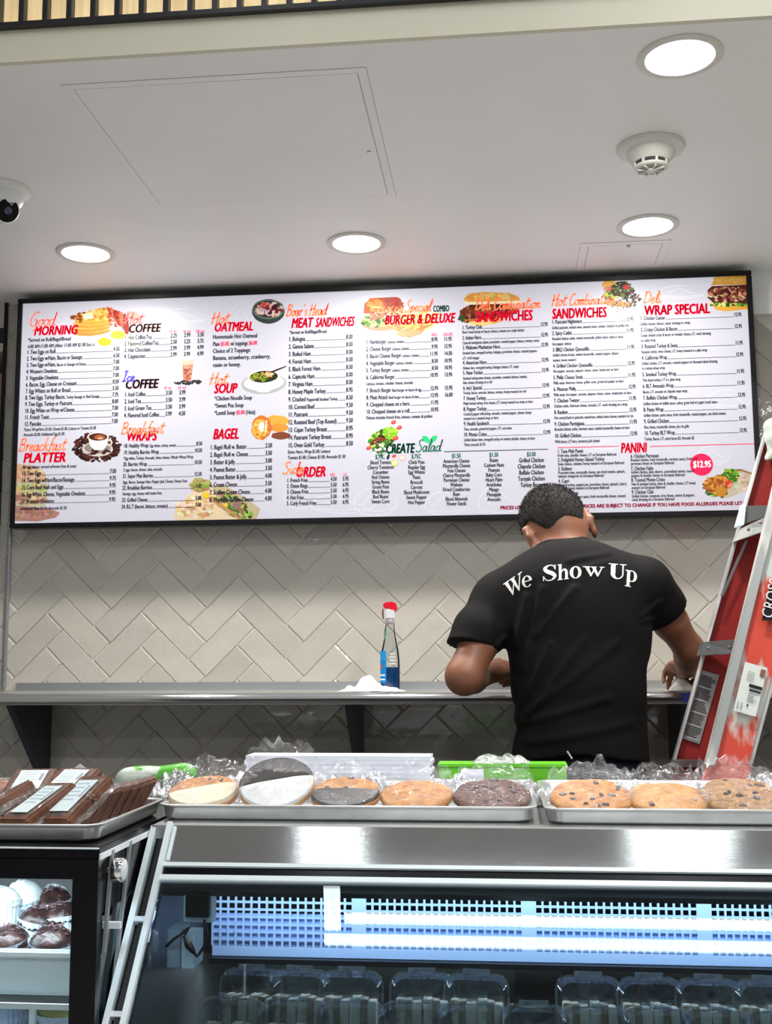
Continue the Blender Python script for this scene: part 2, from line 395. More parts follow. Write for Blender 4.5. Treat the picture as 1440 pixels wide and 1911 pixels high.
# smoke detector
p = WZ(1213, 274, CZ); sd = thing('smoke_detector', 'round off-white smoke detector hanging under the ceiling', 'smoke detector', (p.x, p.y, CZ))
q = MB(); q.lathe([(.0745, 0), (.0755, -.004), (.072, -.010), (.058, -.013), (.0535, -.014)], n=48); q.build('base_plate', M['plastic_white'], sd, smooth=True)
q = MB(); q.lathe([(.053, -.0135), (.0525, -.018), (.047, -.030), (.040, -.037), (.0385, -.0385)], n=48); q.build('housing', M['plastic_white'], sd, smooth=True)
q = MB(); q.lathe([(.036, -.037), (.034, -.048)], n=32); q.build('dark_chamber', M['dark_line'], sd)
q = MB()
for k in range(8):
    a = 2*PI*k/8+.2; c, s_ = math.cos(a), math.sin(a); mm = Matrix.Rotation(a, 4, 'Z')
    q.box((.0335, -.0028, -.049), (.0385, .0028, -.037), M_=mm)
    q.box((.008, -.0014, -.0565), (.031, .0014, -.0535), M_=mm)
q.lathe([(.0385, -.0470), (.0375, -.0500), (.034, -.0525), (.029, -.0530), (.029, -.050)], n=40)
q.lathe([(.0001, -.0585), (.009, -.0580), (.011, -.0555), (.011, -.053)], n=24); q.build('vent_cage', M['plastic_white'], sd)
q = MB(); q.lathe([(.0001, -.0525), (.030, -.0515)], n=32); q.build('grille_floor', mat('beige_mesh', (.5, .47, .42), .6), sd)

# dome camera
p = WZ(4, 352, CZ); dc = thing('security_camera', 'white turret security camera with black lens face on the ceiling', 'camera', (p.x, p.y, CZ))
wc = mat('camera_white', (.80, .80, .77), .3)
q = MB(); q.lathe([(.066, 0), (.068, -.004), (.066, -.012), (.056, -.016), (.053, -.018)], n=48); q.build('base_ring', wc, dc, smooth=True)
q = MB(); q.lathe([(.052, -.017), (.052, -.024), (.047, -.036), (.038, -.046), (.034, -.048)], n=40); q.build('collar', wc, dc, smooth=True)
q = MB(); q.lathe([(.0605, -.0025), (.0608, -.010)], n=6); 
q = MB(); q.box((-.002, -.0695, -.010), (.004, -.062, -.002)); q.build('screw_notch', M['dark_line'], dc)
ax = Vector((.72, -.50, -.46)).normalized(); rm = ax.to_track_quat('Z', 'Y').to_matrix().to_4x4(); cen = Vector((.004, -.002, -.050))
q = MB(); q.lathe([(.0001, -.036), (.014, -.034), (.026, -.026), (.034, -.012), (.036, .002), (.035, .014), (.031, .0245), (.0285, .026)], M_=Matrix.Translation(cen) @ rm, n=36); ball = q.build('eyeball', wc, dc, smooth=True)
q = MB(); q.lathe([(.0285, .0255), (.0275, .0275), (.0001, .0278)], M_=Matrix.Translation(cen) @ rm, n=36); q.build('lens_face', M['black'], dc)
q = MB(); q.lathe([(.010, .0275), (.0095, .030), (.006, .031), (.0001, .0308)], M_=Matrix.Translation(cen) @ rm, n=24); q.build('lens', mat('lens_glass', (.05, .04, .09), .05, coat=1), dc, smooth=True)
q = MB(); q.lathe([(.0045, .0275), (.0035, .0295), (.0001, .0295)], M_=Matrix.Translation(cen) @ rm @ Matrix.Translation((.004, .018, 0)), n=12); q.build('sensor', mat('sensor_grey', (.25, .24, .24), .2), dc)

# slatted screen over the fascia, pale wood behind it
sc = thing('slatted_screen', 'black slatted screen above the cream ceiling edge', 'screen', (-.8, 1.930, 2.592))
box('bottom_rail', (-2.3, -.002, .0), (2.9, .012, .009), M['slat'], sc)
sl = None
for k in range(64):
    x = -.9377+.8+.0065+.0466*(k-14)
    if sl is None: sl = box('slat', (-.0050, -.002, .009), (.0050, .016, .36), M['slat'], sc)
    else:
        o = bpy.data.objects.new('slat', sl.data); COL.objects.link(o); o.parent = sc; sl2 = o; sl2.location.x = x; continue
    sl.location.x = x
wp = struct(box('wall_wood_panel', (-3.2, 2.02, CZ+.0605), (2.4, 2.05, 3.2), M['wood']))
cl = thing('added_cove_lamp', 'unseen light strip added between the slats and the wood panel', 'lamp', (-.4, 1.985, 3.02))  # unseen lamp, added to brighten the wood behind the slats
box('channel', (-1.6, -.012, 0), (1.6, .012, .01), M['alu'], cl)
box('diffuser', (-1.6, -.008, -.004), (1.6, .008, 0), mat('warm_strip', (1, .9, .7), .5, emit=20, ecol=(1, .9, .68)), cl)
area_lamp('lamp', (0, 0, -.01), (3.2, .03), 18, (1, .9, .7), rot=(-.35, 0, 0), parent=cl)

# shelf unit beyond the end of the wall
su = thing('shelf_unit', 'brown wooden shelf unit seen past the end of the tiled wall', 'shelf', (-1.95, 3.9, 0))
def sub(name, x0, z0, x1, z1, y0, y1, m): return box(name, (x0, y0, z0), (x1, y1, z1), m, su)
sub('back_panel', -.45, 1.0, .40, 2.62, .25, .27, M['brownwood'])
for z in (1.02, 1.42, 1.86, 2.14, 2.50): sub('shelf_board', -.45, z, .40, z+.03, -.12, .25, M['wood'] if z > 1.8 else M['brownwood'])
sub('side_panel', .38, 1.0, .41, 2.62, -.12, .27, M['frame_black'])
sub('front_panel', -.45, 2.18, .38, 2.42, -.12, -.10, mat('slat_front', (.42, .22, .13), .6, var=.2, vscale=9, aniso=(1, 1, 18)))
for k in range(5):
    b_ = thing('bottle', 'pink bottle on the far wooden shelf, '+('hidden outermost', 'outer', 'middle', 'inner', 'innermost')[k]+' of the row', 'bottle', (-1.90+k*.062, 3.90, 1.8905), group='pink bottles on the far shelf')
    q = MB(); q.lathe([(.026, 0), (.029, .01), (.029, .13), (.012, .17), (.012, .20)], n=16); q.build('body', mat('pink_plastic', (.75, .25, .38), .3), b_, smooth=True)
    q = MB(); q.lathe([(.014, .20), (.014, .225), (.0001, .226)], n=12); q.build('cap', M['frame_black'], b_)

# linear lamps over the customer side (out of the frame, mirrored in the steel and glass)
def linear_lamp(label, cx, cy, sx, sy, z=3.0):
    t = thing('linear_lamp', label, 'ceiling light', (cx, cy, z))
    sx, sy = sx/2, sy/2
    box('housing', (-sx-.004, -sy-.004, 0), (sx+.004, sy+.004, .05), M['frame_black'], t)
    box('diffuser', (-sx, -sy, -.004), (sx, sy, 0), M['linear_glow'], t)
    for k in (-.8, .8): box('hanger', (k*sx-.004, k*sy-.004, .05), (k*sx+.004, k*sy+.004, 3.2-z), M['chrome'], t)
M['linear_glow'] = mat('cool_diffuser', (1, 1, 1), .5, emit=LINEAR_GLOW, ecol=(.93, .98, 1))
for args in LINEAR: linear_lamp(*args)
for nx, X in (('left', -1.9), ('middle', 0.), ('right', 1.7)):  # unseen downlights added so light off the floor lifts the counter ceiling
    for ny, Y in (('nearer the counter', -.5), ('farther back', -2.4)):
        t = thing('downlight', f'added unseen ceiling light over the customers, {nx} row, {ny}', 'ceiling light', (X, Y, 3.2), group='added unseen lights over the customers')
        q = MB(); q.lathe([(.10, 0), (.10, -.006), (.085, -.006), (.085, -.002)], n=32); q.build('trim_ring', M['plastic_white'], t)
        q = MB(); q.lathe([(.084, -.0045), (.0001, -.0050)], n=32); q.build('lens', M['glow'], t)
        area_lamp('lamp', (0, 0, -.02), (.16, .16), CUSTOMER_W, (.97, .98, 1), parent=t, shape='DISK')
# ================================================================== MENU BOARD
YB = YW-.10                                  # face of the board
k_ = YB/(YW-.06)
BX0, BX1, BZ0, BZ1 = -1.4845*k_, .7367*k_, ZC+.4055*k_, ZC+1.1245*k_
mb = thing('menu_board', 'wide backlit deli menu board in a thin black frame', 'menu board', ((BX0+BX1)/2, YB, BZ0))
def bl(x, z, y=0): return (x-mb.location.x, y, z-mb.location.z)
def bbox(name, x0, z0, x1, z1, y0, y1, m, bevel=0): return box(name, bl(x0, z0, y0), bl(x1, z1, y1), m, mb, bevel)
fr = .0145
bbox('frame_rail', BX0, BZ1-fr, BX1, BZ1, 0, .05, M['frame_black'], .002); bbox('frame_rail', BX0, BZ0, BX1, BZ0+fr, 0, .05, M['frame_black'], .002)
bbox('frame_stile', BX0, BZ0+fr, BX0+fr, BZ1-fr, 0, .05, M['frame_black'], .002); bbox('frame_stile', BX1-fr, BZ0+fr, BX1, BZ1-fr, 0, .05, M['frame_black'], .002)
bbox('lightbox', BX0+.004, BZ0+.004, BX1-.004, BZ1-.004, .012, .085, mat('lightbox_grey', (.3, .3, .3), .5))
bbox('lit_panel', BX0+fr, BZ0+fr, BX1-fr, BZ1-fr, .0075, .012, mat('lit_acrylic', (.20, .197, .22), .20, spec=.22, emit=.36, ecol=(.86, .85, .97)))
for x in (-1.2, -.4, .5): bbox('wall_bracket', x-.02, BZ0+.15, x+.02, BZ0+.45, .085, .0935, M['frame_black'])
def P(px, py):
    w = W(px, py, YB+.007); return (w.x-mb.location.x, w.z-mb.location.z)
PX = (P(721, 750)[0]-P(720, 750)[0])         # metres per photo pixel on the board

# --- lettering from the built-in font, one cached outline per character
_gl = {}
def glyph(ch, bold=.0):
    bold = 0
    k = (ch, bold)
    if k in _gl: return _gl[k]
    c = bpy.data.curves.new('g', 'FONT'); c.body = 'H'+ch+'H'; c.resolution_u = 2; c.offset = bold
    def width(s_):
        c.body = s_; o = bpy.data.objects.new('g', c); me = bpy.data.meshes.new_from_object(o); xs = [v.co.x for v in me.vertices]; ys = [v.co.y for v in me.vertices]
        bpy.data.objects.remove(o); r = (min(xs), max(xs), max(ys)); bpy.data.meshes.remove(me); return r
    a = width('H'+ch+'H'); b = width('HH'); adv = (a[1]-a[0])-(b[1]-b[0])
    vs, fs = np.zeros((0, 2)), []
    if ch != ' ':
        c.body = ch; o = bpy.data.objects.new('g', c); me = bpy.data.meshes.new_from_object(o)
        vs = np.array([(v.co.x, v.co.y) for v in me.vertices]); fs = [tuple(p.vertices) for p in me.polygons]; bpy.data.objects.remove(o); bpy.data.meshes.remove(me)
    _gl[k] = (vs, fs, adv, b[2]); bpy.data.curves.remove(c); return _gl[k]
BLACK, RED, GREEN, SCR, NAVY, WINE = (.012, .012, .02), (.74, .008, .055), (.005, .09, .05), (.86, .15, .06), (.03, .03, .25), (.42, .01, .07)
TY = .0066
class Print:
    def __init__(s): s.v, s.f, s.c = [], [], []
    def add(s, pts, fs, col, y):
        o = len(s.v); s.v += [(x, y, z) for x, z in pts]; s.f += [tuple(i+o for i in f) for f in fs]; s.c += [col]*len(pts)
    def build(s, name, parent=mb, m='print_lit', label=None):
        me = bpy.data.meshes.new(name); me.from_pydata(s.v, [], s.f); me.update()
        ca = me.color_attributes.new('Col', 'FLOAT_COLOR', 'POINT'); ca.data.foreach_set('color', np.array([(*c, 1) for c in s.c], 'f').ravel())
        me.materials.append(M[m]); o = bpy.data.objects.new(name, me); COL.objects.link(o); o.parent = parent
        if label: o['label'] = label
        return o
    def text(s, t, x, z, h, col=BLACK, xs=.56, bold=.057, w=None, align='l', shear=0, y=TY, gap=0.):
        adv = [glyph(c, bold)[2]+gap for c in t]; cap = glyph('H', bold)[3]; k = h/cap; tot = sum(adv)
        if w: xs = w/(k*tot)
        W_ = tot*k*xs; x0 = x if align == 'l' else x-W_ if align == 'r' else x-W_/2; cx = 0
        for c, a in zip(t, adv):
            vs, fs, _, _ = glyph(c, bold)
            if len(vs):
                for ox, oz in ((-1, -.4), (1, .4)) if bold < .058 else ((-1, -.6), (1, -.6), (-1, .6), (1, .6)):
                    ox, oz = ox*bold*(1.0 if bold < .058 else .8), oz*bold*.65; s.add([(x0+(cx+vx+ox)*k*xs+shear*vy*k, z+(vy+oz)*k) for vx, vy in vs], fs, col, y)
            cx += a
        return x0, x0+W_
    def line(s, x0, z0, x1, z1, t, col=BLACK, y=TY):
        s.add([(x0, z0), (x1, z1), (x1, z1+t), (x0, z0+t)], [(0, 1, 2, 3)], col, y)
    def ribbon(s, pts, wd_, col, y):
        n = len(pts); L_ = []; R_ = []
        for i in range(n):
            a = pts[max(i-1, 0)]; b = pts[min(i+1, n-1)]; dx, dz = b[0]-a[0], b[1]-a[1]; d = math.hypot(dx, dz) or 1
            w_ = wd_ if not isinstance(wd_, list) else wd_[i]
            L_.append((pts[i][0]-dz/d*w_/2, pts[i][1]+dx/d*w_/2)); R_.append((pts[i][0]+dz/d*w_/2, pts[i][1]-dx/d*w_/2))
        s.add(L_+R_, [(i, n+i, n+i+1, i+1) for i in range(n-1)], col, y)
def spline(p, k=5):
    out = []; n = len(p)
    for i in range(n-1):
        a, b, c, d = p[max(i-1, 0)], p[i], p[i+1], p[min(i+2, n-1)]
        for j in range(k):
            t = j/k; out.append(tuple(.5*(2*b[q]+(c[q]-a[q])*t+(2*a[q]-5*b[q]+4*c[q]-d[q])*t*t+(3*b[q]-a[q]-3*c[q]+d[q])*t**3) for q in (0, 1)))
    return out+[p[-1]]
# brush lettering: strokes per letter (x-height 1, baseline 0)
BR = {
 'G': ([[(1.3, 1.9), (.9, 2.2), (.3, 1.7), (.05, .9), (.3, .1), (.8, .05), (1.15, .5), (1.15, .95), (.7, .9)], [(1.15, .9), (1.2, 0), (1.0, -.7), (.6, -.6)]], 1.5),
 'o': ([[(.6, .95), (.2, .85), (.05, .4), (.3, 0), (.65, .15), (.8, .6), (.6, .95), (.85, .8), (1.05, .85)]], .95),
 'd': ([[(.75, .85), (.35, .95), (.05, .5), (.25, 0), (.6, .2), (.85, .9), (1.0, 2.1)], [(1.0, 2.1), (.8, .7), (.85, .05), (1.15, .2)]], 1.12),
 'H': ([[(.25, 2.1), (.2, 1.0), (.1, -.1)], [(1.15, 2.2), (1.0, 1.1), (.95, 0), (1.2, .1)], [(-.1, .9), (.5, 1.1), (1.3, 1.2)]], 1.35),
 't': ([[(.5, 1.9), (.3, .9), (.3, .1), (.6, .1), (.8, .35)], [(0, 1.25), (.5, 1.3), (.95, 1.4)]], .8),
 'I': ([[(.1, 2.0), (.5, 2.1), (.9, 2.05)], [(.55, 2.05), (.45, 1), (.35, .05)], [(-.05, 0), (.4, .02), (.8, .1)]], 1.0),
 'c': ([[(.75, .8), (.5, 1), (.1, .7), (.1, .2), (.4, 0), (.8, .3)]], .85),
 'e': ([[(.1, .4), (.5, .6), (.65, .85), (.4, 1), (.1, .65), (.15, .15), (.45, 0), (.85, .3)]], .88),
 'B': ([[(.25, 2.1), (.2, 1), (.1, 0)], [(.1, 1.9), (.7, 2.15), (1.0, 1.7), (.7, 1.2), (.3, 1.1), (.9, 1.0), (1.05, .5), (.7, .05), (0, .05)]], 1.25),
 'r': ([[(.1, .9), (.25, 1.05), (.25, .6), (.15, 0)], [(.22, .6), (.5, 1), (.8, .9)]], .8),
 'a': ([[(.7, .85), (.35, 1), (.05, .5), (.25, 0), (.6, .25), (.78, .95), (.7, .2), (.9, 0), (1.1, .3)]], 1.05),
 'k': ([[(.4, 2.2), (.2, 1.1), (.1, 0)], [(.8, 1), (.3, .55), (.5, .3), (.9, 0), (1.05, .2)]], .98),
 'f': ([[(.9, 2.0), (.65, 2.2), (.45, 1.5), (.3, .3), (.15, -.7), (-.05, -.6)], [(.1, .95), (.8, 1.1)]], .75),
 's': ([[(.65, .9), (.35, 1), (.2, .7), (.55, .4), (.5, .05), (.1, .05)]], .75),
 "'": ([[(.25, 2.1), (.15, 1.7)]], .45),
 'S': ([[(1.1, 1.9), (.7, 2.15), (.3, 1.7), (.6, 1.15), (.95, .7), (.7, .05), (.2, 0), (0, .3)]], 1.2),
 'i': ([[(.15, .9), (.15, .15), (.35, 0), (.55, .3)], [(.22, 1.45), (.25, 1.55)]], .5),
 'D': ([[(.3, 2.0), (.2, 1), (.1, .05)], [(0, 1.9), (.8, 2.0), (1.2, 1.2), (.9, .3), (.1, 0)]], 1.35),
 'l': ([[(.15, .4), (.5, 1.6), (.4, 2.15), (.2, 1.4), (.15, .3), (.35, 0), (.55, .25)]], .52),
 'C': ([[(1.1, 1.8), (.8, 2.1), (.3, 1.6), (.1, .8), (.3, .1), (.7, 0), (1.1, .4)]], 1.15),
 'm': ([[(.1, 1), (.1, 0)], [(.12, .6), (.4, 1), (.5, .7), (.48, 0)], [(.5, .6), (.8, 1), (.9, .7), (.88, .1), (1.15, .2)]], 1.15),
 'b': ([[(.3, 2.1), (.15, 1), (.15, .2), (.45, 0), (.75, .4), (.6, .9), (.2, .7)]], .88),
 'n': ([[(.1, 1), (.12, 0)], [(.14, .6), (.45, 1), (.6, .7), (.58, .1), (.85, .2)]], .85),
 'L': ([[(.4, 2.1), (.25, 1), (.1, .05), (.6, 0), (1.0, .15)]], 1.05),
 'p': ([[(.2, 1), (.1, 0), (0, -.9)], [(.15, .5), (.4, 1), (.75, .8), (.7, .2), (.4, 0), (.15, .2)]], .9),
 ' ': ([], .6)}
def brush(pr, t, px, py, px1, h_px, col=SCR, wd_=None, shear=.10):
    """t from pixel px to px1 with its baseline at py; h_px is the height of a capital"""
    x, z = P(px, py); w = (px1-px)*PX; tot = sum(BR[c][1] for c in t); kx = w/tot; kz = h_px*PX/2.1; cx = 0
    for c in t:
        for st in BR[c][0]:
            q = spline([(x+(cx+a)*kx+shear*b*kz*2, z+b*kz) for a, b in st])
            n = len(q); w0 = (wd_ or 2.7)*PX
            pr.ribbon(q, [w0*(.65+.5*abs(math.sin(i*.55+cx))) for i in range(n)], col, TY-.0002)
        cx += BR[c][1]
XS, HI = .60, 8.0      # condensed item lettering: width factor, cap height in px
def items(pr, rows, x0, y0, x1, y1, xp, h=HI, xs=XS, skip_line=()):
    """numbered rows from (x0, y0) down to (x1, y1); prices right-aligned at xp (pixel of the first row)"""
    a = P(x0, y0); b = P(x1, y1); n = len(rows); X = (a[0]+b[0])/2
    for i, r in enumerate(rows):
        z = a[1]+(b[1]-a[1])*i/max(n-1, 1); row_line(pr, r, X, z, P(xp, y0)[0], h, xs)
def row_line(pr, r, X, z, XP, h=HI, xs=XS):
    name, price = r[0], r[1]; small = r[2] if len(r) > 2 else None
    _, e = pr.text(name, X, z, h*PX, xs=xs)
    if small: _, e = pr.text(small, e+2*PX, z, h*.72*PX, xs=xs, bold=.0575)
    if price:
        s_, _ = pr.text(price, XP, z+.8*PX, h*PX, xs=xs, align='r')
        if s_-e > 2*PX: pr.line(e+.5*PX, z-.2*PX, s_-.5*PX, z-.2*PX, .75*PX)
def ent(pr, t, px, py, h=5.6, xs=.47, col=BLACK, bold=.0575, **k): x, z = P(px, py); return pr.text(t, x, z, h*PX, col=col, xs=xs, bold=bold, **k)
def fit(pr, t, px, py, px1, h, col=BLACK, bold=.05, shear=0, y=TY): x, z = P(px, py); return pr.text(t, x, z, h*PX, col=col, w=(px1-px)*PX, bold=bold, shear=shear, y=y)

T_ = Print()
fit(T_, '*Served on Roll/Bagel/Bread', 52, 638, 138, 7); fit(T_, '6:00 AM-11:00 AM (After 11:00 AM $1.00 Extra)', 52, 650, 186, 7)
items(T_, [('1. Two Eggs on Roll', '4.00'), ('2. Two Eggs w/Ham, Bacon or Sausage', '6.50'), ('3. Two Eggs w/Ham,', '7.00', 'Bacon or Sausage w/Cheese'), ('4. Western Omelette', '7.00'), ('5. Vegetable Omelette', '7.00'),
  ('6. Bacon, Egg, Cheese on Croissant', '8.50'), ('7. Egg Whites on Roll or Bread', '5.50'), ('8. Two Eggs, Turkey Bacon,', '7.75', 'Turkey Sausage or Beef Sausage'), ('9. Two Eggs, Turkey or Pastrami', '8.00'), ('10. Egg White on Wrap w/Cheese', '7.00'), ('11. French Toast', '7.00'), ('12. Pancake', '7.00')], 51, 661, 45, 795, 223)
fit(T_, '*Extra: Wrap/Hero $1.00, Cheese $1.00, Lettuce or Tomato $1.00', 44.5, 804.5, 187, 5.6, bold=.0575); fit(T_, 'Avocado $2.00, Additional Egg $1.00', 44, 814, 125, 5.6, bold=.0575)
fit(T_, 'All egg platter served w/home fries & toast', 42, 874.5, 148, 5.8, bold=.0575)
items(T_, [('13. Two Eggs', '7.00'), ('14. Two Eggs w/Ham/Bacon/Sausage', '9.75'), ('15. Corn Beef Hash and Eggs', '9.95'), ('16. Egg White, Cheese, Vegetable Omelette', '9.95'), ('17. Western Omelette', '9.95')], 41, 887.5, 39, 940, 216.5, 8)
fit(T_, 'Additional Meat $2.50, Avocado $1.50', 38, 952, 129, 5.8, bold=.0575)
def priced(pr, rows, x0, y0, x1, y1, cols, h=HI):
    a = P(x0, y0); b = P(x1, y1); n = len(rows)
    for i, r in enumerate(rows):
        z = a[1]+(b[1]-a[1])*i/max(n-1, 1); row_line(pr, (r[0], r[1])+((r[-1],) if len(r) == len(cols)+2 else ()), (a[0]+b[0])/2, z, P(cols[0], y0)[0], h)
        for c, t in zip(cols[1:], r[2:2+len(cols)-1]):
            if t: pr.text(t, P(c, y0)[0], z+.8*PX, h*PX, xs=XS, align='r')
priced(T_, [('1. Hot Coffee/Tea', '2.25', '2.99', '3.50'), ('2. Flavored Coffee/Tea', '2.50', '3.25', '3.75'), ('3. Hot Chocolate', '2.99', '3.99', '4.99'), ('4. Cappuccino', '2.99', '3.99', '4.99')], 232, 634, 232, 669, (330, 355, 380), 8.2)
priced(T_, [('1. Iced Coffee', '3.50', '3.99'), ('2. Iced Tea', '3.50', '3.99'), ('3. Iced Green Tea', '3.50', '3.99'), ('4. Flavored Iced Coffee', '3.99', '4.50')], 232, 740, 232, 779, (321, 346), 8.2)
xw = P(231, 835)[0]
for t, pr_, y, sm in (('18. Healthy Wrap:', '8.50', 835.5, 'Egg whites, turkey, tomato'), ('19. Healthy Burrito Wrap', '10.50', 848, None), ('*Egg white, Turkey, Avocado, Swiss cheese, Whole Wheat Wrap', None, 858, 0), ('20. Burrito Wrap', '10.50', 870, None),
  ('2 eggs, bacon, cheese, salsa, avocado', None, 879.5, 0), ('21. Super Man Burrito', '12.50', 892, None), ('Eggs, Bacon, Sausage Ham, Pepper Jack Cheese, Home Fries', None, 902.5, 0), ('22. Breakfast Burritos', '7.00', 914, None), ('Sausage, egg, cheese with home fries', None, 924, 0), ('23. Grilled Cheese', '5.00', 936.5, None), ('24. B.L.T (bacon, lettuce, tomato)', '7.00', 949, None)):
    z = P(231, y)[1]
    if pr_: row_line(T_, (t, pr_)+((sm,) if sm else ()), xw-(y-835)*.012*PX, z, P(377, 835)[0], 7.4)
    else: T_.text(t, xw, z, 5.6*PX, xs=.62, bold=.0575)
fit(T_, 'Homemade Hot Oatmeal', 397, 632.6, 483, 8); _, e = ent(T_, 'Plain ', 397, 646, 8, XS, bold=.05)
z = P(397, 646)[1]; _, e = T_.text('$5.00,', e, z, 8*PX, RED, XS); _, e = T_.text(' w/ toppings ', e, z, 8*PX, xs=XS); T_.text('$6.00', e, z, 8*PX, RED, XS)
fit(T_, 'Choice of 2 Toppings:', 397, 659, 470, 8); fit(T_, 'Banana, strawberry, cranberry,', 397, 672, 508, 8); fit(T_, 'raisin or honey.', 397, 685, 451, 8)
fit(T_, '*Chicken Noodle Soup', 400, 747.5, 472, 8); fit(T_, '*Sweet Pea Soup', 400, 761, 456, 8); _, e = fit(T_, '*Lentil Soup', 400, 774.5, 440, 8); z = P(400, 774.5)[1]; _, e = T_.text(' $5.00 ', e, z, 8*PX, RED, XS); T_.text('(16oz)', e, z, 8*PX, xs=XS)
items(T_, [('1. Bagel /Roll w. Butter', '2.50'), ('2. Bagel /Roll w. Cheese', '3.50'), ('3. Butter & Jelly', '3.00'), ('4. Peanut Butter', '3.50'), ('5. Peanut Butter & Jelly', '4.00'), ('6. Cream Cheese', '3.50'), ('7. Scallion Cream Cheese', '4.00'), ('8. Vegetable Cream Cheese', '4.00')], 392, 838.7, 391, 937, 507.5, 8.4)
fit(T_, '*Served on Roll/Bagel/Bread', 540, 623.6, 611, 6.4, bold=.0575)
items(T_, [('1. Bologna', '8.00'), ('2. Genoa Salami', '8.00'), ('3. Boiled Ham', '8.00'), ('4. Forest Ham', '8.00'), ('5. Black Forest Ham', '8.00'), ('6. Capicola Ham', '8.00'), ('7. Virginia Ham', '8.00'), ('8. Honey Maple Turkey', '8.95'), ('9. Cracked', '8.50', 'Peppermill Smoked Turkey'), ('10. Corned Beef', '9.50'), ('11. Pastrami', '9.50'), ('12. Roasted Beef (Top Round)', '9.50'), ('13. Cajun Turkey Breast', '8.95'), ('14. Pastrami Turkey Breast', '8.95'), ('15, Oven Gold Turkey', '8.50')], 539, 637, 537, 835, 658, 8.4)
fit(T_, 'Extra: Hero, Wrap $1.00, Lettuce', 537, 846.5, 617, 6.2, bold=.0575); fit(T_, 'Tomato $1.00, Cheese $1.00, Avocado $1.50', 537, 857, 645, 6.2, bold=.0575)
priced(T_, [('1. French Fries', '4.50', '5.95'), ('2. Onion Rings', '5.50', '6.95'), ('3. Cheese Fries', '5.50', '6.95'), ('4. Hot Fries', '5.50', '6.95'), ('5. Curly French Fries', '5.50', '6.95')], 535, 900, 535, 943, (628, 650.5), 7.4)
a6 = P(683, 642); b6 = P(683, 708)
for i, r in enumerate([('1. Hamburger', '8.95', 'Lettuce, tomato', '11.95'), ('2. Cheese Burger', '9.95', 'Lettuce, tomato', '12.95'), ('3. Bacon Cheese Burger', '11.95', 'Lettuce, tomato', '14.50'), ('4. Vegetable Burger', '8.50', 'Lettuce, tomato', '10.95'), ('5. Turkey Burger', '8.50', 'Lettuce, tomato', '10.95'), ('6. California Burger', '10.95', None, '13.95'), None,
    ('7. Brunch Burger', '12.95', 'Beef burger w/ bacon & egg', '15.95'), ('8. Meat Attack', '13.95', 'Beef burger w/ bacon & ham', '16.00'), ('9. Chopped cheese on a hero', '11.95', None, None), ('10. Chopped cheese on a roll', '10.95', None, None)]):
    ys = [642, 655.3, 668.6, 682, 695, 708, 719, 732.5, 745.5, 758.8, 772]; z = P(683, ys[i])[1]
    if r is None: T_.text('Lettuce, tomato, cheddar cheese, avocado', a6[0], z, 5.8*PX, xs=.60, bold=.0575); continue
    row_line(T_, (r[0], r[1])+((r[2],) if r[2] else ()), a6[0], z, P(816.5, 642)[0], 7.6)
    if r[3]: T_.text(r[3], P(843, 642)[0], z+.8*PX, 7.6*PX, xs=XS, align='r')
fit(T_, 'Deluxe includes french fries, lettuce, tomato & pickles', 683, 782.5, 806, 5.8, bold=.0575)
def described(rows, x0, y0, x1, xp, h=7.2):
    X0 = (P(x0, 700)[0]+P(x1, 700)[0])/2; XP = P(xp, 610)[0]
    for y, t, pr_ in rows:
        z = P(x0, y)[1]
        if pr_: row_line(T_, (t, pr_), X0, z, XP, h, .57)
        else: T_.text(t, X0, z, 5.4*PX, xs=.56, bold=.0575)
described([(614.6, '1. Turkey Club', '12.95'), (622.5, "Boar's head turkey w/ bacon, lettuce, tomato on a triple decker", 0), (634, '2. Italian Hero', '12.95'), (642.5, 'Capicola ham/genoa salami, prosciutto, roasted pepper, lettuce, tomato, onion', 0), (652.5, '3. Midtown Manhattan Hero', '12.95'), (661.5, 'Smoked ham, ovengold turkey, bologna, provolone cheese, roasted peppers', 0), (671, 'L/T, oil & vinegar', 0),
  (680.5, '4. American Hero', '12.95'), (689.5, 'Deluxe ham, ovengold turkey, bologna cheese, L/T, mayo', 0), (699.5, '5. New Yorker', '12.95'), (708.7, 'Smoked turkey,swiss cheese, cucumber, romaine lettuce, tomato,', 0), (716.7, 'blue cheese dressing on a roll', 0), (727.6, "6. Ivy's Special", '12.95'), (736, 'Turkey, bacon, avocado, lettuce, tomato, honey mustard on roll', 0), (747, '7. Honey Turkey', '12.95'), (755.5, 'Maple honey turkey, brie cheese, L/T, honey mustard on wrap or hero', 0),
  (767, '8. Pepper Turkey', '12.95'), (775.5, 'Cracked pepper mill turkey, avocado, roasted pepper, cheese, honey', 0), (783.7, 'mustard on a toasted wrap or hero', 0), (794.5, '9. Health Sandwich', '12.95'), (803.5, 'Tuna, avocado, green/red pepper, L/T, red onion', 0), (814.6, '10. Monte Cristo', '12.95'), (823.6, 'Grilled deluxe ham, ovengold turkey w/ melted cheddar cheese on hero', 0), (832.6, '*Extra avocado $1.50', 0)], 862, 614, 865, 1022)
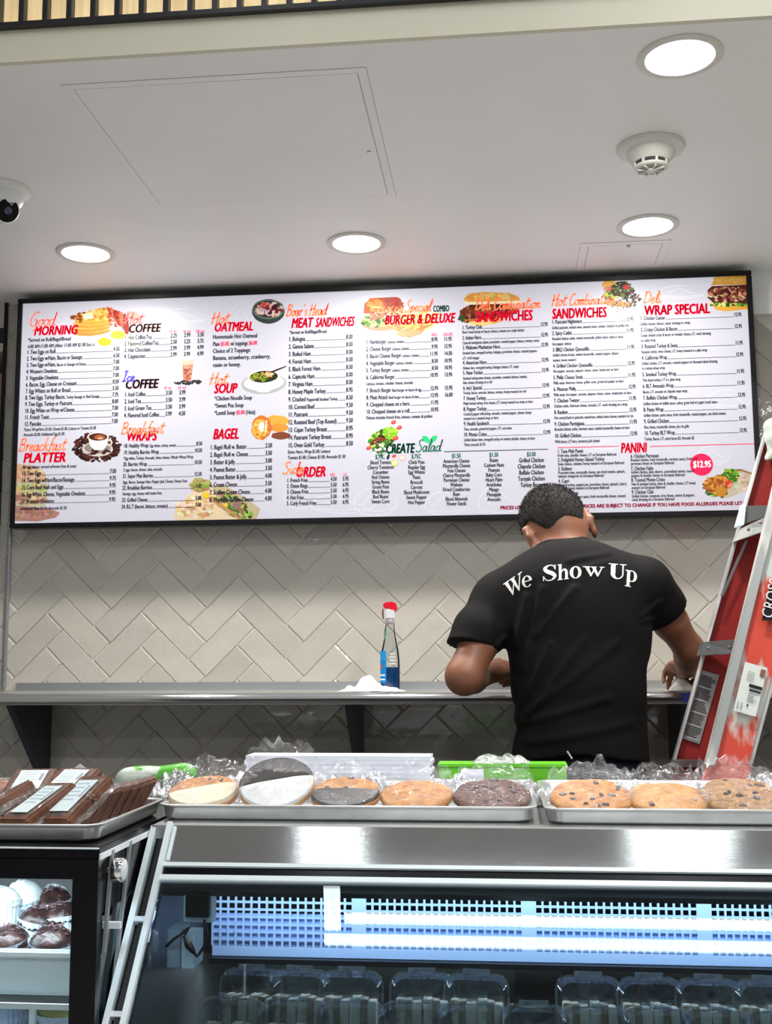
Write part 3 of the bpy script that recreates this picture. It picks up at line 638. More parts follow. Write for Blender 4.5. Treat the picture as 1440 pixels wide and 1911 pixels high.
described([(604.5, '1. Pastrami Nightmare', '12.95'), (614.5, 'Grilled pastrami, melted swiss, sauteed onion, tomato, mustard on grilled rye', 0), (625.5, '2. Spicy Cutlet', '11.95'), (635, 'Breaded chicken cutlet, melted mozzarella, grilled onion, tobacco sauce', 0), (644.7, 'hot pepper, lettuce', 0), (656.4, '3. BBQ Chicken Quesadilla', '11.95'), (665.5, 'Grilled chicken breast, melted mozzarella, roasted pepper, lettuce', 0), (675, 'tomato, honey mustard', 0),
  (686.5, '4. Grilled Chicken Quesadilla', '12.95'), (695.5, 'Hot pepper, avocado, jalapeno cheese, onion, mushroom on hero', 0), (708.3, '5. Philly Cheese Steak', '11.95'), (717.5, 'Philly steak, American cheese, grilled onion, green/red pepper on hero', 0), (730, '6. Mexican Philly', '12.95'), (739.6, 'Philly steak, hot pepper, avocado, jalapeno cheese, onion, mushroom on hero', 0), (751.5, '7. Chicken Twister', '11.95'), (760.6, 'Chicken cutlet, American cheese, avocado, L/T, ranch dressing on a wrap', 0),
  (773, '8. Reuben', '12.95'), (782.5, 'Hot corned beef or pastrami, sauerkraut, melted swiss cheese, mustard on rye', 0), (795, '9. Chicken Parmigiana', '11.95'), (804, 'Breaded chicken cutlet, marinara sauce, melted mozzarella cheese on hero', 0), (817, '10. Grilled Chicken', '12.95'), (827, 'With bacon, L/T hero, monterey jack cheese', 0)], 1029, 604, 1035, 1182)
described([(597.5, '1. Chicken Caesar', '12.95'), (607.5, 'Grilled chicken, lettuce, caesar dressing in a wrap', 0), (619, '2. Crispy Chicken & Bacon', '12.95'), (628.7, 'Crispy chicken strips & bacon w/ cheddar cheese, L/T, ranch dressing', 0), (638, 'in a plain wrap', 0), (650, '3. Roasted Turkey & Swiss', '11.95'), (659.5, 'Roasted turkey, swiss cheese, L/T, honey mustard in a plain wrap', 0), (671.5, '4. California Wrap', '12.95'), (681, 'Grilled chicken, L/T, avocado, roasted peppers w/ thousand island dressing', 0), (690.2, 'in a whole wheat wrap', 0),
  (702.5, '5. Smoked Turkey Wrap', '11.95'), (712.3, 'Thin sliced turkey, L/T in a plain wrap', 0), (724.3, '6. BLT Avocado Wrap', '11.95'), (734.3, 'Bacon, L/T, avocado w/ chipotle mayo wrap', 0), (746.3, '7. Buffalo Chicken Wrap', '12.95'), (756.3, 'Grilled chicken w/ buffalo sauce, celery, green leaf w/ yogurt ranch sauce', 0), (768.3, '8. Pesto Wrap', '12.95'), (778, 'Grilled chicken, pesto sauce, fresh mozzarella, roasted pepper, sun dried tomato', 0), (790, '9. Grilled Chicken', '12.95'), (800, 'Rice, beans, mozzarella cheese, pico de gallo', 0), (812, '10. Turkey BLT Wrap', '12.95'), (822, 'Turkey, Bacon, L/T, extra bacon $3, Avocado $2', 0)], 1195, 597, 1201, 1384)
for X, ys in ((1040, [('1. Tuna Melt Panini', 845.6, 1), ('Fresh tuna, cheddar cheese, L/T on European flatbread', 852.5, 0), ('2. Delightful Honey Glazed Turkey', 861.5, 1), ('Swiss cheese, coleslaw, honey mustard on European flatbread', 868.5, 0), ('3. Siciliano', 878, 1), ('Prosciutto ham, mozzarella cheese, sun dried tomato, spinach,', 884.7, 0), ('balsamic vinaigrette on European flatbread', 891.3, 0), ('4. Capri', 901, 1), ('Smoked turkey, peppercoat, provolone cheese, spinach, cherry', 907.7, 0), ('peppers, honey mustard on European flatbread', 914, 0), ('5. Pesto Wrap', 923.5, 1), ('Grilled chicken, pesto sauce, fresh mozzarella cheese, roasted', 930, 0), ('sun dried tomato', 937, 0)]),
              (1176, [('6. Chicken Parmesan', 854.5, 1), ('Breaded chicken, fresh mozzarella, marinara sauce, fresh basil', 861, 0), ('parmesan cheese on European flatbread', 867.7, 0), ('7. Chicken Fajita', 877.5, 1), ('Grilled chicken, salsa cilantro, caramelized onions, roasted', 883.7, 0), ('peppers & cheddar cheese on European flatbread', 890.3, 0), ('8. Toasted Monte Cristo', 899, 1), ('Ham & smoked turkey, swiss & cheddar cheese, L/T honey', 906, 0), ('mustard on European flatbread', 912.7, 0), ('9. Chicken Club', 921.5, 1), ('Grilled chicken, tomatoes, brie cheese, onions & peppers,', 928.5, 0), ('ranch dressing on a European flatbread', 935, 0)])):
    for t, y, big in ys: ent(T_, t, X+(y-845)*.03, y, 6.6 if big else 5.2, .61 if big else .62)
T_.build('menu_text')
def centered(rows, cx, y0, y1, h=6.8, xs=.67):
    S_ = Print()
    for i, t in enumerate(rows): x, z = P(cx, y0+(y1-y0)*i/(len(rows)-1)); S_.text(t, x, z, h*PX, xs=xs, align='c')
    S_.build('salad_column')
centered(['Sliced Tomato', 'Cherry Tomatoes', 'Cucumber', 'Red Onions', 'String Beans', 'Green Peas', 'Black Beans', 'Red Beans', 'Sweet Corn'], 710, 866, 939)
centered(['Chick Peas', 'Regular Egg', 'Egg Whites', 'Pasta', 'Broccoli', 'Carrots', 'Sliced Mushroom', 'Sweet Pepper', 'Hot Pepper'], 777, 865.5, 940.5)
centered(['American Cheese', 'Mozzarella Cheese', 'Feta Cheese', 'Cherry Mozzarella', 'Parmesan Cheese', 'Walnuts', 'Dried Cranberries', 'Rum', 'Sliced Almonds', 'Flower Seeds'], 851.5, 863.5, 943, xs=.66)
centered(['Raisin', 'Cashew Nuts', 'Peanuts', 'Baby Corn', 'Heart Palm', 'Artichoke', 'Mango', 'Pineapple', 'Avocado'], 921.5, 862, 935)
centered(['Grilled Chicken', 'Chipotle Chicken', 'Buffalo Chicken', 'Teriyaki Chicken', 'Turkey Bacon'], 991.5, 862.5, 908.5, 8, .60)
for t, cx, y in (('$.75C', 709, 856.5), ('$.75C', 776.5, 855.5), ('$1.50', 851, 854.5), ('$1.50', 921, 852.5), ('$3.00', 991, 851.5)): S_ = Print(); x, z = P(cx, y); S_.text(t, x, z, 8*PX, GREEN, .62, align='c'); S_.build('price_heading')
a, b = P(828, 843.5), P(1022, 839); R_l = Print(); R_l.line(a[0], a[1], b[0], a[1], 1.2*PX); R_l.build('divider_line')
# headings
Hd = []
def heading(script=None, *blocks):
    h = Print()
    for b in blocks: fit(h, b[0], b[1], b[2], b[3], b[4], b[5] if len(b) > 5 else RED, bold=.06, shear=b[6] if len(b) > 6 else .16, y=TY-.0001)
    if script: brush(h, *script)
    return h.build('heading')
heading(('Good', 55, 609, 106, 27, (.82, .16, .12)), ('MORNING', 63, 626, 150, 17.5))
heading(('Breackfast', 35, 842, 127, 24), ('PLATTER', 43, 863.5, 126, 18))
heading(('Hot', 232, 605, 268, 22, (.80, .08, .10)), ('COFFEE', 239, 621, 302, 16, (.12, .05, .04)))
heading(('Ice', 228, 712, 252, 20, NAVY), ('COFFEE', 233, 725.5, 297, 17, (.06, .012, .02)))
heading(('Breakfast', 226, 810, 308, 22), ('WRAPS', 235, 823, 294, 17.5))
heading(('Hot', 394, 604, 428, 22), ('OATMEAL', 399, 619, 474, 17)); heading(('Hot', 391, 717, 425, 22), ('SOUP', 399, 734, 442, 18)); heading(None, ('BAGEL', 397, 819.5, 446, 19))
heading(("Boar's Head", 534, 590, 611, 22), ('MEAT', 543, 612, 583, 18.5), ('SANDWICHES', 588, 610.5, 661, 17.5)); heading(('Side', 527, 884, 567, 22), ('ORDER', 551, 890, 607, 18))
heading(('London Special', 704, 584, 804, 22), ('BURGER & DELUXE', 717, 606, 848, 17.5), ('COMBO', 808, 582, 838, 11.5, GREEN, 0))
heading(('Deli Combination', 886, 579, 1006, 22), ('SANDWICHES', 887, 601, 992, 19, RED, .05)); heading(('Hot Combination', 1029, 571, 1143, 22), ('SANDWICHES', 1030, 595, 1129, 18.5, RED, .05))
heading(('Deli', 1200, 566, 1231, 22), ('WRAP SPECIAL', 1202, 588.5, 1319, 18, RED, .04)); heading(None, ('CREATE', 719, 846, 772, 17, GREEN, .12)); heading(None, ('PANINI', 1158, 845, 1204, 17.5, RED, .08))
h = Print(); brush(h, 'Salad', 776, 843, 822, 22, GREEN, 2.0)
for sgn in (-1, 1):
    cx, cz = P(801.5, 826); q = [(cx+sgn*(a*13.5)*PX, cz+(b*13)*PX) for a, b in ((0, 0), (.05, .45), (.4, .95), (1, 1.0), (.95, .5), (.6, .12), (.25, 0))]; h.add(q, [tuple(range(7))], (.01, .30, .10), TY)
h.build('heading')
for t, a, y, b in (('10 oz', 315, 621, 330), ('16 oz', 341, 621, 356.5), ('20 oz', 365, 620.5, 382), ('10 oz', 305, 726.5, 320), ('24 oz', 331, 726, 348), ('REG', 616, 888.5, 625), ('LG', 641, 888, 647), ('REG', 805, 627.5, 815), ('DELUXE', 827, 627, 844)): h = Print(); fit(h, t, a, y, b, 5.5, (.85, .08, .16), bold=.0575); h.build('size_caption')
h = Print(); fit(h, 'PRICES LISTED DO NOT INCLUDE TAX. PRICES ARE SUBJECT TO CHANGE IF YOU HAVE FOOD ALLERGIES PLEASE LET US KNOW', 933, 950.5, 1402, 6, WINE, bold=.07); h.build('small_print')
for a, b in (((1040, 836), (1154, 0)), ((1212, 833.5), (1411, 0))): h = Print(); p0 = P(*a); p1 = P(b[0], a[1]); h.line(p0[0], p0[1], p1[0], p0[1], 1.2*PX, RED); h.build('divider_line')
h = Print(); cx, cz = P(1308.5, 867); h.add([(cx+20*PX*math.cos(k*PI/20), cz+20*PX*math.sin(k*PI/20)) for k in range(40)], [tuple(range(40))], RED, TY)
fit(h, '$12.95', 1293, 872.5, 1324.5, 11.5, (.95, .9, .9), y=TY-.0003); h.build('price_badge', label='round red badge reading $12.95')

# --- food pictures: flat print built up from many small colour patches
XI0, XI1, ZI0, ZI1 = BX0+fr-mb.location.x, BX1-fr-mb.location.x, fr, BZ1-BZ0-fr
class Pic(Print):
    def __init__(s): super().__init__(); s.y = .0073
    def poly(s, pts, col): col = tuple(.58*c**1.35 for c in col); s.y -= 1.5e-6; s.add([(max(XI0, min(XI1, a)), max(ZI0, min(ZI1, b))) for a, b in (P(*p) for p in pts)], [tuple(range(len(pts)))], col, s.y)
    def blob(s, cx, cy, rx, ry, col, n=20, jag=.06, rot=0., j=.03):
        c_ = tuple(max(0, v*(1+random.uniform(-j, j))) for v in col); q = []
        for k in range(n):
            a = 2*PI*k/n; r = 1+random.uniform(-jag, jag); x, y = rx*r*math.cos(a), ry*r*math.sin(a); q.append((cx+x*math.cos(rot)-y*math.sin(rot), cy+x*math.sin(rot)+y*math.cos(rot)))
        s.poly(q, c_)
    def speck(s, cx, cy, rx, ry, cols, n, size, rot=0., jag=.3, el=1.6):
        for _ in range(n):
            a, r = random.uniform(0, 2*PI), math.sqrt(random.random()); x, y = rx*r*math.cos(a), ry*r*math.sin(a); z_ = size*random.uniform(.5, 1.3)
            s.blob(cx+x*math.cos(rot)-y*math.sin(rot), cy+x*math.sin(rot)+y*math.cos(rot), z_*el, z_, random.choice(cols), 7, jag, random.uniform(-.6, .6)+rot, .15)
BRN = [(.22, .06, .02), (.35, .12, .04), (.12, .03, .015), (.5, .22, .08)]; GRN = [(.10, .28, .03), (.25, .45, .06), (.05, .15, .02), (.5, .6, .15)]; GLD = [(.75, .42, .08), (.85, .55, .18), (.6, .28, .05)]
def art(label): 
    p = Pic(); p.label = label; return p
p = art('printed photo of pancakes, bacon and fried eggs')
p.blob(213, 632, 40, 22, (.80, .78, .68)); p.blob(195, 640, 32, 14, (.86, .86, .78)); p.blob(232, 640, 30, 14, (.86, .86, .78)); p.blob(195, 638, 13, 8, (.85, .45, .04)); p.blob(220, 625, 14, 8, (.88, .55, .06))
for k in range(5): p.blob(168+k*1.5, 618-k*7, 37-k, 9, (.60+.04*k, .30+.03*k, .08), rot=-.06); p.blob(168+k*1.5, 615-k*7, 35-k, 6, (.80, .52, .20), rot=-.06)
p.speck(150, 592, 18, 8, [(.28, .09, .02), (.4, .15, .04)], 26, 2.5); p.speck(185, 586, 26, 11, GLD, 40, 3); p.poly([(154, 586), (172, 583), (175, 594), (157, 597)], (.85, .80, .55))
for k in range(6): p.blob(212+k*4.5, 588+k*3.4, 5.5, 20, [(.50, .06, .02), (.72, .22, .12), (.34, .03, .02)][k % 3], rot=-.65+.1*k, jag=.16)
p.speck(218, 596, 20, 14, [(.7, .25, .15), (.3, .03, .02), (.62, .12, .08)], 40, 2); p.blob(250, 592, 16, 9, (.55, .47, .36), rot=.6); p.build('picture', label=p.label)
p = art('printed photo of a coffee cup on roasted beans'); p.speck(180, 835, 44, 27, [(.09, .03, .02), (.18, .06, .04), (.05, .015, .01)], 460, 2.3)
p.blob(182, 838, 29, 14, (.62, .58, .54), 30, .01); p.blob(182, 836, 25, 10.5, (.35, .31, .28), 30, .01); p.speck(180, 843, 24, 7, [(.09, .03, .02)], 30, 2); p.poly([(164, 814), (203, 815), (199, 832), (192, 840), (176, 840), (168, 832)], (.82, .79, .75)); p.blob(204, 826, 6, 6, (.72, .68, .64)); p.blob(204, 826, 3.4, 3.4, (.2, .1, .08))
p.blob(183, 815, 20, 9, (.80, .77, .73), 30, .01); p.blob(183, 815.5, 17.5, 7, (.12, .045, .025), 30, .01); p.blob(186, 816, 10, 5, (.42, .16, .08)); p.blob(187, 818, 5, 1.6, (.75, .5, .35)); p.build('picture', label=p.label)
p = art('faded printed burger at the lower corner of the board')
p.poly([(24, 866), (60, 868), (84, 882), (88, 900), (20, 904)], (.72, .52, .36)); p.speck(50, 885, 30, 14, [(.78, .6, .44), (.7, .48, .34)], 60, 3); p.poly([(21, 900), (92, 902), (84, 945), (20, 945)], (.66, .62, .45)); p.speck(48, 912, 32, 9, [(.5, .55, .25), (.75, .65, .35), (.6, .6, .4)], 80, 3.2)
p.speck(52, 932, 36, 9, [(.62, .35, .25), (.75, .62, .45), (.55, .3, .28)], 80, 3.5); p.poly([(20, 944), (90, 948), (112, 957), (104, 966), (70, 973), (20, 972)], (.55, .33, .28)); p.speck(56, 958, 42, 8, [(.62, .40, .34), (.5, .27, .24)], 60, 3.4); p.build('picture', label=p.label)
p = art('printed photo of an iced coffee with scattered beans'); p.poly([(340, 674), (361, 672), (356, 711), (342, 712)], (.55, .26, .16)); p.poly([(340, 674), (361, 672), (360, 680), (341, 682)], (.75, .52, .38)); p.speck(350, 694, 7, 14, [(.3, .1, .06), (.68, .4, .28), (.45, .18, .1)], 50, 1.8)
p.speck(348, 714, 26, 3, [(.03, .015, .015)], 34, 1.8); p.speck(367, 712, 8, 3, [(.03, .015, .015)], 20, 2); p.build('picture', label=p.label)
p = art('printed photo of an oatmeal bowl with berries'); p.blob(500.5, 581, 30.5, 23, (.07, .10, .09), 32, .01); p.blob(500.5, 577, 30, 18.5, (.20, .25, .22), 32, .01); p.blob(500.5, 577, 27, 15.5, (.10, .07, .07), 32, .01); p.speck(502, 578, 25, 13, [(.72, .62, .56), (.62, .5, .45), (.8, .72, .66)], 120, 2.2); p.speck(492, 570, 10, 5, [(.55, .08, .08), (.7, .25, .2)], 22, 2.2); p.speck(510, 577, 16, 9, [(.12, .01, .05), (.25, .03, .06)], 22, 2.4); p.build('picture', label=p.label)
p = art('printed photo of a soup bowl with a spoon'); p.blob(492, 716, 42, 19, (.45, .47, .47), 34, .01, rot=-.06); p.blob(492, 714, 38, 15, (.68, .69, .69), 34, .01, rot=-.06); p.poly([(463, 702), (522, 700), (514, 722), (500, 732), (482, 732), (469, 722)], (.72, .73, .72)); p.blob(492, 703, 30, 14, (.82, .82, .80), 34, .01, rot=-.06); p.blob(492, 703, 26.5, 11, (.05, .05, .02), 34, .01, rot=-.06)
p.speck(484, 704, 17, 8, [(.12, .18, .03), (.3, .35, .05), (.45, .4, .08), (.05, .08, .01)], 90, 1.8); p.speck(501, 698, 8, 4, [(.75, .4, .18), (.8, .6, .35)], 20, 2); p.poly([(505, 693), (534, 682.5), (534, 684.5), (507, 696)], (.05, .03, .03)); p.build('picture', label=p.label)
p = art('printed photo of three bagels'); p.blob(524, 813, 18, 7, (.28, .10, .06)); p.blob(518, 784, 21, 9, (.80, .42, .10), rot=.1); p.blob(520, 798, 18, 8, (.76, .36, .08)); p.blob(488, 798, 19, 23, (.62, .22, .05), rot=.15); p.blob(485, 800, 15, 19, (.85, .48, .12), rot=.15); p.speck(486, 800, 13, 17, GLD, 60, 2.2); p.blob(488, 796, 5, 9, (.92, .86, .82), rot=.1); p.blob(496, 797, 1.4, 15, (.95, .8, .6), rot=.1); p.build('picture', label=p.label)
p = art('printed photo of a burger beside a basket of fries'); p.blob(712, 605, 35, 13, (.45, .28, .18)); p.speck(705, 598, 32, 10, GRN+[(.8, .65, .3)], 80, 3); p.poly([(678, 585), (680, 566), (696, 556), (740, 554), (752, 566), (752, 588)], (.45, .12, .03)); p.speck(700, 569, 17, 10, [(.72, .32, .08), (.6, .2, .04)], 50, 3.4); p.speck(735, 570, 17, 14, [(.22, .03, .02), (.4, .08, .05)], 50, 3); p.speck(722, 590, 34, 9, [(.55, .2, .14), (.65, .5, .42), (.3, .1, .06)], 60, 3)
p.poly([(725, 608), (760, 596), (812, 590), (808, 606), (780, 624), (764, 630), (742, 622)], (.55, .27, .12))
for k in range(70): a = random.uniform(-.7, .5); x, y = 770+random.gauss(0, 20), 596+random.gauss(0, 11); p.blob(x, y, 12, 1.4, random.choice([(.85, .58, .22), (.8, .5, .15), (.9, .7, .35)]), 6, .1, a)
p.blob(764, 622, 24, 6, (.62, .36, .20), rot=-.1); p.speck(683, 604, 7, 4, GRN, 20, 2.4); p.build('picture', label=p.label)
p = art('printed photo of a salad bowl spilling vegetables'); p.blob(708, 817, 26, 26, (.68, .70, .66), 30, .01); p.blob(716, 820, 23, 17, (.06, .12, .03), rot=-.5, jag=.12); p.speck(712, 818, 24, 14, GRN, 170, 2.6, rot=-.5); p.speck(728, 808, 12, 10, [(.45, .65, .10), (.3, .5, .05)], 60, 2.6); p.speck(706, 822, 14, 6, [(.3, .06, .03), (.45, .2, .1), (.04, .02, .02)], 34, 2.2, rot=-.5)
p.speck(718, 838, 22, 14, [(.08, .16, .05), (.85, .86, .84), (.12, .25, .08)], 90, 1.6); 
for x, y, r in ((734, 788, 5), (745, 798, 5), (738, 818, 5.4), (688, 836, 5), (735, 851, 4)): p.blob(x, y, r, r*.7, (.75, .08, .06), rot=-.4); p.blob(x-.6, y-.6, r*.5, r*.3, (.85, .25, .18))
p.blob(736, 864, 7, 6, (.62, .62, .25)); p.blob(736, 864, 5, 4, (.80, .80, .45)); p.blob(750, 854, 6, 6, (.92, .55, .48)); p.blob(750, 854, 4, 3.4, (.93, .72, .66)); p.blob(724, 853, 2.5, 5, (.03, .05, .03), rot=.3); p.build('picture', label=p.label)
p = art('printed photo of a beef sandwich on a long roll'); p.blob(905, 596, 34, 10, (.75, .48, .18), rot=-.03); p.blob(896, 602, 22, 6, (.82, .60, .28)); p.speck(912, 580, 52, 14, BRN+[(.1, .03, .02)], 240, 3.2, rot=-.03); p.speck(874, 588, 14, 14, BRN, 60, 3); p.speck(862, 595, 5, 8, [(.05, .12, .03)], 16, 2); p.poly([(864, 560), (872, 549), (900, 545), (950, 547), (968, 554), (972, 564), (930, 562), (880, 566)], (.80, .48, .13)); p.speck(915, 553, 44, 6, [(.88, .62, .25), (.78, .45, .12)], 60, 3.4); p.poly([(866, 564), (972, 561), (972, 566), (868, 569)], (.88, .80, .62)); p.build('picture', label=p.label)
p = art('printed photo of a burger bursting into pieces'); p.speck(1160, 556, 34, 16, [(.12, .09, .08), (.3, .16, .1), (.2, .18, .15)], 60, 2.2, jag=.5); p.blob(1137, 531, 15, 8, (.80, .52, .16)); p.speck(1140, 541, 14, 5, [(.5, .15, .1), (.65, .3, .2)], 24, 2.4); p.speck(1139, 550, 14, 5, GRN, 30, 2.6); p.speck(1160, 540, 19, 14, [(.05, .08, .03), (.1, .05, .04), (.2, .25, .05)], 90, 2.4); p.blob(1168, 536, 6, 4, (.7, .06, .08)); p.speck(1178, 558, 12, 16, [(.03, .02, .02), (.25, .15, .12)], 40, 1.8, jag=.5); p.blob(1152, 567, 26, 6, (.62, .36, .18), rot=.12)
for k in range(70): a = random.uniform(0, 2*PI); r = random.uniform(22, 44); p.blob(1160+r*math.cos(a)*.85, 556+abs(r*math.sin(a))*.8-8, 1.6, 1., (.06, .04, .04), 5, .5, a)
p.build('picture', label=p.label)
p = art('printed photo of a stacked beef sandwich cut by the board edge'); p.poly([(1325, 566), (1336, 578), (1352, 581), (1396, 577), (1396, 560), (1330, 560)], (.80, .48, .10)); p.speck(1360, 567, 36, 5, GRN+[(.8, .75, .3)], 70, 2.6); p.poly([(1320, 541), (1328, 534), (1396, 531), (1396, 566), (1330, 564), (1320, 556)], (.16, .04, .025)); p.speck(1358, 549, 36, 14, [(.38, .12, .07), (.14, .03, .02), (.58, .28, .2), (.72, .6, .4), (.25, .06, .04)], 200, 2.4)
p.poly([(1326, 532), (1334, 520), (1350, 514.5), (1372, 513), (1394, 514), (1395, 531)], (.78, .47, .10)); p.speck(1362, 521, 28, 5, [(.85, .58, .2), (.78, .45, .1)], 40, 3); 
p.build('picture', label=p.label)
p = art('printed photo of a chicken wrap beside the red price badge'); p.poly([(1362, 876), (1380, 875), (1400, 884), (1400, 912), (1380, 920), (1358, 929), (1345, 930)], (.66, .58, .46)); p.speck(1380, 898, 18, 18, [(.74, .66, .54), (.58, .50, .38)], 60, 3); p.poly([(1358, 876), (1382, 875), (1404, 883), (1402, 885), (1380, 879), (1362, 880)], (.42, .28, .12)); p.speck(1362, 888, 16, 12, GRN+[(.35, .6, .08)], 90, 2.6); p.speck(1336, 918, 20, 9, GRN, 40, 2.4); p.speck(1338, 904, 24, 16, [(.60, .26, .06), (.42, .14, .03), (.72, .40, .10)], 150, 2.6); p.blob(1345, 918, 10, 9, (.66, .34, .05)); p.blob(1359, 902, 7, 6, (.72, .10, .06)); p.speck(1362, 905, 5, 3, [(.85, .35, .25)], 6, 2); p.build('picture', label=p.label)
p = art('printed photo of a loaded quesadilla behind the bagel list'); p.poly([(322, 962), (350, 925), (378, 905), (400, 915), (440, 938), (452, 972), (330, 973)], (.80, .68, .50)); p.speck(362, 948, 34, 18, [(.86, .76, .60), (.68, .45, .26), (.8, .62, .4)], 140, 3.4); p.poly([(392, 905), (418, 905), (460, 930), (486, 950), (478, 972), (452, 974), (420, 950)], (.60, .52, .36)); p.speck(435, 944, 38, 16, GRN+[(.35, .2, .18), (.62, .5, .3), (.45, .25, .2)], 190, 2.8, rot=.55)
p.speck(374, 905, 17, 12, [(.3, .42, .08), (.45, .5, .2), (.6, .25, .15)], 110, 2.6); p.blob(384, 924, 7, 6, (.85, .62, .06)); p.blob(420, 943, 5, 4, (.85, .65, .1)); p.blob(442, 942, 8, 6, (.38, .25, .25)); p.poly([(395, 926), (452, 972), (446, 973), (388, 930)], (.62, .38, .18)); p.build('picture', label=p.label)
# faint line sketches in the print's background
sk = Pic()
def sketch(pts, w_=.8, c_=(.50, .50, .55)): sk.y = .00735; q = [P(*a) for a in spline(pts, 6)]; sk.ribbon(q, w_*PX, c_, sk.y)
for cx, cy, rx, ry in ((90, 590, 34, 26), (340, 590, 44, 14), (450, 590, 20, 24), (700, 936, 40, 26), (935, 935, 42, 32), (830, 940, 38, 22), (1330, 850, 30, 18), (1270, 545, 44, 12), (640, 940, 60, 18), (290, 930, 44, 16), (1200, 925, 40, 20), (1360, 745, 40, 18), (560, 925, 30, 24), (1130, 830, 30, 8)):
    sk = Pic(); sketch([(cx+rx*math.cos(a)*(1+.06*math.sin(3*a)), cy+ry*math.sin(a)) for a in [k*.55 for k in range(10)]]); sketch([(cx-rx*.6, cy+ry*.2), (cx-rx*.1, cy-ry*.5), (cx+rx*.3, cy-ry*.1), (cx+rx*.7, cy+ry*.3)], .7); sketch([(cx-rx*.8, cy+ry*.5), (cx, cy+ry*.7), (cx+rx*.9, cy+ry*.45)], .7); sk.build('line_sketch')
# ================================================================== WALL SHELF AND WHAT STANDS ON IT
SHZ = 1.318
sh = thing('wall_shelf', 'long stainless steel shelf with a rounded front edge on the tiled wall', 'shelf', (-.1, YW-.007, SHZ))
def sbox(n, a, b, m, **k): return box(n, (a[0]+.1, a[1]-(YW-.007), a[2]-SHZ), (b[0]+.1, b[1]-(YW-.007), b[2]-SHZ), m, sh, **k)
sbox('shelf_plate', (-1.5, 3.045, SHZ-.008), (1.3, YW-.007, SHZ), M['steel_top'])
q = MB(); prof = [(3.05, SHZ), (3.035, SHZ-.0015), (3.026, SHZ-.006), (3.021, SHZ-.015), (3.024, SHZ-.025), (3.032, SHZ-.031), (3.05, SHZ-.033), (3.05, SHZ-.008)]
n = len(prof); vs = [(x, y-(YW-.007), z-SHZ) for x in (-1.5, 1.4) for y, z in prof]; q.add(vs, [tuple(range(n)), tuple(range(n, 2*n))[::-1]]+[(i, (i+1) % n, n+(i+1) % n, n+i) for i in range(n)]); q.build('rolled_edge', M['steel'], sh, smooth=True)
sbox('upstand', (-1.462, YW-.022, SHZ), (1.3, YW-.007, SHZ+.023), M['steel_top'])
brk = None
for px in (42, 657, 1270):
    X = W(px, 1320, 3.15).x
    q = MB(); q.prism([(X-.009+.1, 3.06-(YW-.007), -.034), (X-.009+.1, -.001, -.034), (X-.009+.1, -.001, -.30)], (.018, 0, 0)); q.build('bracket', mat('dark_bracket', (.05, .055, .07), .4, .5), sh)
p = W(728, 1283, 3.16); sp = thing('spray_bottle', 'clear spray bottle with blue cleaning liquid and red trigger head on the steel shelf', 'spray bottle', (p.x, 3.16, SHZ), (0, 0, .15))
clear = glass_mat('bottle_plastic', (.90, .93, .93), 1.42, .06)
q = MB(); q.lathe([(.0245, .001), (.026, .006), (.0268, .05), (.0262, .085), (.0235, .112), (.0185, .135), (.0145, .155), (.0125, .180), (.0125, .188)], sx=1, sy=.72, n=36); q.build('body', clear, sp, smooth=True)
q = MB(); q.lathe([(.0235, .003), (.0250, .008), (.0256, .045), (.0250, .0655), (.0001, .066)], sx=1, sy=.71, n=32); q.build('liquid', mat('blue_liquid', (.0, .09, .33), .12, coat=.5), sp, smooth=True)
q = MB(); q.lathe([(.0130, .184), (.0142, .186), (.0142, .196), (.0130, .198)], n=20); q.build('neck_ring', mat('grey_plastic', (.45, .42, .42), .4), sp, smooth=True)
q = MB(); q.box((-.0135, -.014, .197), (.0135, .014, .226)); q.build('collar', mat('collar_white', (.74, .72, .76), .35), sp, bevel=.003)
q = MB(); q.prism([(-.0205, -.012, .236), (-.017, -.012, .243), (.003, -.012, .246), (.0165, -.012, .243), (.0215, -.012, .224), (.013, -.012, .217), (.001, -.012, .222), (-.0165, -.012, .229)], (0, .024, 0)); q.build('trigger_head', mat('red_plastic', (.72, .005, .03), .22, coat=.4), sp, bevel=.0025)
q = MB(); q.tube([(-.019, -.002, .226), (-.020, -.004, .212), (-.018, -.004, .198)], [.0018, .0022, .0015]); q.build('trigger', mat('dark_trigger', (.12, .03, .03), .4), sp)
q = Print()
def wrapped(pts, col, r=.0271, off=0.): 
    o = len(q.v); 
    for a, z in pts: q.v.append((r*math.cos(a), r*.72*math.sin(a)-off, z)); q.c.append(col)
    q.f.append(tuple(range(o, o+len(pts))))
def patch(a0, a1, z0, z1, col, r):
    for k in range(6):
        A, B = a0+(a1-a0)*k/6, a0+(a1-a0)*(k+1)/6; wrapped([(A, z0), (B, z0), (B, z1), (A, z1)], col, r)
patch(PI*1.02, PI*1.36, .022, .085, (.01, .22, .62), .0274); patch(PI*1.02, PI*1.36, .085, .110, (.02, .30, .66), .0272)
for k, z in enumerate((.030, .042)): patch(PI*1.05, PI*1.32, z, z+.004, (.85, .88, .92), .0278)
patch(PI*1.02, PI*1.2, .062, .072, (.7, .1, .08), .0279)
for z in (.074, .083, .092, .101): patch(PI*1.46, PI*1.66, z, z+.0025, (.85, .85, .88), .0278)
patch(PI*1.04, PI*1.22, .142, .172, (.12, .35, .18), .0168)
q.build('printed_label', sp, 'print')

